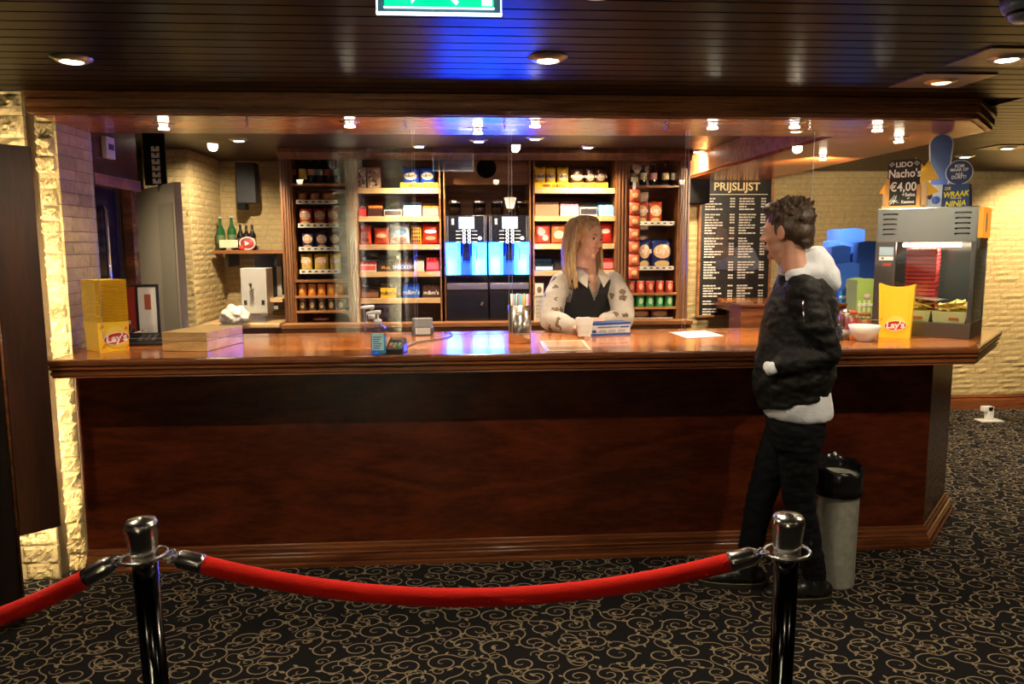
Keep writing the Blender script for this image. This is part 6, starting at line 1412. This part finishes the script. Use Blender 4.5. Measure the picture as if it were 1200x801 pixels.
cm=MB(); add_local(cm,cap,frw); me=fuse(cm,.005,1); hr=link('hair',me,hm,wom)
chest_z=q(690,338,4.5).z
n_st=150
for k in range(8,n_st):
    sd=1 if k%2 else -1; f_=(k//2)/(n_st/2); yp=.040-.140*f_+rg.uniform(-.004,.004)           # along the parting from brow to crown
    th0=rg.uniform(0,.05); pts=[]
    oy=yp
    for i in range(9):
        th=th0+(math.pi/2+.15)*i/8; ry=max(.3,1-((oy+.024)/.112)**2)**.5 if abs((oy+.024)/.112)<1 else .3
        rr=.090+rg.uniform(0,.004); x=sd*rr*math.sin(th)*(ry*.30+.70); z=.040+ .090*math.cos(th)*(ry*.5+.5)
        y=oy-(.050 if f_<.25 else .02)*math.sin(th)*(1-f_)-(.0 if f_<.5 else .02*math.sin(th))
        pts.append(frw(x,y,z))
    # fall: straight down to the chest or the back
    p=pts[-1].copy(); dn=Vector((0,0,-1)); end=chest_z+rg.uniform(-.03,.03)+(.03 if sd>0 else 0)
    out=(p-Vector((hw_.x,hw_.y+.02,p.z))).normalized()
    n2=8; h0=p.z-end
    for i in range(1,n2+1):
        t_=i/n2; bulge=.016*math.sin(math.pi*min(1,t_*1.1)); fwd_=Vector((0,-.05,0))*t_*t_ if f_<.75 else Vector((0,.02,0))*t_
        pts.append(Vector((p.x,p.y,p.z-h0*t_))+out*bulge+fwd_+Vector((rg.uniform(-.003,.003),rg.uniform(-.003,.003),0)))
    hs.tube(pts,[.005]+[.0062]*(len(pts)-3)+[.005,.0015],6)
hs.build('hair_strands',hm,hr,fix=False)
# dark trousers behind the counter
tr=MB(); loft(tr,[wring(686,495,.17,.12,4.87),wring(686,470,.175,.125,4.86),wring(686,425,.16,.118,4.80)])
for s_ in (-1,1):
    hp=q(686,470,4.86)+Rw*s_*.085; limb(tr,[hp,Vector((hp.x,hp.y,.48)),Vector((hp.x,hp.y+.02,.10))],[.095,.07,.055])
link('trousers',fuse(tr,.010,3),mat('trousers_black',(.012,.012,.014),.8),wom)
# ================================================================== lamps
bulb=mat('lamp_glow',(1,.9,.7),.5,emit=(1,.86,.62),es=18)
bulb_dim=mat('lamp_glow_dim',(1,.8,.5),.5,emit=(1,.62,.28),es=2.2)
def spot(loc_, energy, target=None, size=R(110), blend=.6, color=WARM2, rad=.03, parent=None):
    ld=bpy.data.lights.new('lamp_light','SPOT'); ld.energy=energy; ld.spot_size=size; ld.spot_blend=blend; ld.color=color; ld.shadow_soft_size=rad
    o=bpy.data.objects.new('lamp_light',ld); col.objects.link(o); o.location=loc_
    if target is not None:
        dv=Vector(target)-Vector(loc_); o.rotation_euler=dv.to_track_quat('-Z','Y').to_euler()
    if parent: o.parent=parent; o.matrix_parent_inverse=Matrix.Translation(-Vector(parent.location))
    return o
def downlight(x,y,z,label,energy,r=.062,target=None,plate=False,drop=.0,dim=False,size=R(110),color=WARM2,group='recessed ceiling downlights',blend=.6):
    t=thing('downlight',label,'downlight',(x,y,z),0,group)
    if drop:
        MB().lathe([(r*.55,-drop),(r*.62,-drop),(r*.62,0),(r*.55,0)],seg=20,cap=False).build('glass_collar',clear_collar,t)
        MB().lathe([(r*1.1,-.003),(r*1.1,0),(0.001,0)],seg=20).build('rim',chrome,t)
        MB().lathe([(.001,-drop-.001),(r*.52,-drop+.001),(r*.52,-drop+.007),(.001,-drop+.007)],seg=16).build('bulb',bulb,t); MB().lathe([(r*.2,-drop+.007),(r*.2,0)],seg=10,cap=False).build('holder',chrome,t)
    else:
        MB().lathe([(r*.66,-.016),(r*.80,-.014),(r*1.15,-.002),(r*1.15,0),(r*.60,0),(r*.60,-.013)],seg=24,cap=False).build('rim',steel if not dim else brassy,t)
        MB().lathe([(.001,-.017),(r*.45,-.0165),(r*.62,-.012),(r*.62,-.001),(.001,-.001)],seg=20).build('bulb',bulb_dim if dim else bulb,t)
    if plate: box('mounting_plate',ceilw2,-.15,.15,-.13,.13,-.006,.0,t)
    if energy: spot((x,y,z-.03-drop),energy,target if target else (x,y,0),size=size,color=color,parent=t,blend=blend)
    return t
clear_collar=clear_glass('lamp_collar',(.95,.95,.95),2)
brassy=mat('brass_ring',(.55,.42,.22),.3,1)
ceilw2=wood('lamp_plate_wood',(.16,.085,.035),(.27,.15,.07),rough=.35,scale=(1,20,20),rings=2)
for (px,py),lab,e,pl,dim in (((84,72),'round ceiling downlight above the stone pier at far left',9,0,0),((642,71),'round ceiling downlight in the middle of the plank ceiling',9,0,0),
        ((1180,70),'bright ceiling downlight on a square wooden plate near right edge',8,1,0),((1103,97),'dim orange downlight on a wooden plate by the beam corner',3,1,1),
        ((1180,174),'ceiling downlight near the far right stone wall',60,1,0),((1131,184),'small downlight just right of the beam return',60,0,0)):
    p=PZ(px,py,CEILO-.012); downlight(p.x,p.y,CEILO,lab,e,plate=pl,dim=dim)
for x,y in ((-1.56,2.1),(.37,2.1),(2.26,2.1),(-1.56,-.6),(.37,-.6),(2.26,-.6)):
    downlight(x,y,CEILO,'ceiling downlight in the row %s camera, %s' % ('above the' if y>0 else 'behind the', {-1.56:'left',.37:'centre',2.26:'right'}[x]),(34 if x>2 else 20) if y>0 else 2.0,size=R(176),blend=.25)
for (px,py),nm in (((192,153),'above the bamboo box'),((410,150),'left of the shelving bay lights'),((560,158),'with blue sheen left of the acrylic joint'),((627,150),'right of the acrylic joint'),((835,152),'above the price board'),((931,151),'beside the acrylic chain near the customer'),((1028,155),'near the beam corner'),((1053,168),'on the return above the nacho sign'),((964,188),'on the return deep above the stone wall')):
    p=PZ(px,py,SOF-.03); downlight(p.x,p.y,SOF,'small glass-collared spotlight in the soffit '+nm,{931:7,192:6,964:70,1053:22,1028:15}.get(px,13),r=.045,drop=.026,target=(2.95,YB,1.35) if px==964 else None,group='soffit spotlights',size=R(125))
for (px,py),nm in (((280,165),'above the wine bottles'),((491,172),'above the left sweets shelf'),((561,166),'above the left coffee machine'),((627,163),'above the right coffee machine'),((689,173),'above the right sweets shelf'),((818,178),'above the price board'),((853,181),'right of the price board lamp')):
    p=PZ(px,py,CEIL-.012); downlight(p.x,min(p.y,6.3 if px>800 else 6.0),CEIL,'flat recessed downlight '+nm,{818:90,853:150,280:80}.get(px,42),r=.06,target={853:(2.75,YB,1.35),818:(2.35,YB,1.5),280:(-2.05,6.6,1.1)}.get(px),group='recessed lights behind the soffit',size=R(95) if px==280 else R(140))
downlight(-2.55,4.55,CEIL,'ceiling lamp in the service passage behind the side wall',26,size=R(150))
# LED strip tucked behind the dark wooden panel, washing the stone strip
led=thing('led_strip','vertical light strip hidden behind the dark wooden panel at left','light strip',(-1.90,3.36,.35))
MB().box(-.012,.012,-.006,0,0,1.5).build('channel',white,led)
box('added_light_shield',black,.014,.018,-.006,.125,0,1.5,led); box('wall_bracket',black,-.10,-.012,-.006,.318,.7,.72,led); MB().box(-.010,.010,0,.004,.01,1.49).build('diffuser',mat('led_glow',(1,.9,.7),.5,emit=(1,.78,.48),es=170),led)  # unseen side shield added to keep the strip's light off the counter front

# wall-washing spotlight just outside the frame on the right, cool lamp over the right-hand passage
downlight(5.35,6.1,CEILO,'ceiling spotlight washing the stone wall beyond the right edge',125,target=(5.3,YB,1.45),size=R(80),color=(1,.74,.44))
downlight(5.6,4.6,CEILO,'cool ceiling lamp over the passage beyond the right edge',60,color=(.75,.85,1.0),size=R(85))
# two stone columns on the rear wall behind the viewer, washed by cool strip lights (seen mirrored in the acrylic)
for px,wd,nm in ((405,.30,'broad'),(461,.17,'slim')):
    Yv=2*YG+2.35; x=PY(px,320,Yv).x
    cl=struct(thing('trim_column',None,None)); cl.name='trim_%d'%(2 if wd>.2 else 3)
    box('core',mortar,x-wd/2+.01,x+wd/2-.01,-2.58,-2.36,0,CEIL,cl)
    bricks(cl,(x+wd/2,-2.36),R(180),wd,0,CEIL,.09,(.12,.26),rock_me,40+px,1.3)
    lt=thing('led_strip','cool light strip beside the %s rear stone column'%nm,'light strip',(x+wd*.5+.03,-2.24,.55))
    MB().box(-.012,.012,-.006,.006,0,1.45).build('channel',black,lt); MB().box(-.010,.010,-.010,-.006,.01,1.44).build('diffuser',mat('led_cool',(.9,.95,1),.5,emit=(.80,.90,1.0),es=1000),lt); box('added_light_shield',black,.012,.016,-.12,.006,0,1.45,lt)  # side shield added to confine the strip's light to the column
    box('bracket',black,-.015,.015,-.33,.006,-.02,.0,lt)

# printed and lit details belong to the panel that carries them
def nest(kind, host, pieces):
    for o in list(bpy.data.objects):
        if o.parent is None and o.name.split('.')[0]==kind:
            hs=[c for c in o.children if c.name.split('.')[0]==host]
            if not hs: continue
            for c in list(o.children):
                if c.name.split('.')[0] in pieces and c not in hs: c.parent=hs[0]
nest('nacho_sign','board',('lettering','chalk_stroke')); nest('price_board','panel',('lettering','rule','price_rows','price_figures'))
nest('exit_sign','green_panel',('arrow_bar','arrow_head','runner_head','runner_body','door_pictogram')); nest('film_standee','base_box',('lettering','picture_panel','print'))
nest('coffee_machine','screen',('screen_text','screen_frame')); nest('coffee_machine','housing',('button','menu_line','badge','maker_mark','side_strip')); nest('coffee_machine','spout_head',('nozzle',))
nest('nacho_warmer','hood',('vent_slot','vent_tip','heat_lamp')); nest('nacho_warmer','control_panel',('sticker','sticker_mark')); nest('nacho_warmer','side_sign',('sign_text','sign_frame'))
nest('display_carton','tray',('print','lettering')); nest('candy_bag','pouch',('print','lettering')); nest('candy_pouch','pouch',('print','lettering')); nest('crisp_bag','pouch',('print','lettering')); nest('rack_strip','strip',('print',)); nest('tin','can_body',('print',)); nest('glove_box','carton',('band','badge','lettering','print')); nest('candy_tray','tray_body',('emblem','lettering')); nest('popcorn_box','box_wall',('stripe','lettering','emblem','lip')); nest('popcorn_box','carton',('print',)); nest('chip_tray','tray_wall',('sun_disc','logo_border','logo_red','lettering','print')); nest('chip_carton','front_wall',('sun_disc','logo_border','logo_red','lettering','print','dotted_line'))
nest('card_terminal','body',('screen','key')); nest('phone_console','body',('key',)); nest('sanitiser_bottle','bottle_wall',('label','print','gel')); nest('bottle','glass_body',('label',)); nest('framed_notice','sheet',('print',)); nest('drinks_dispenser','body',('tap','tap_lever','drip_line','badge'))
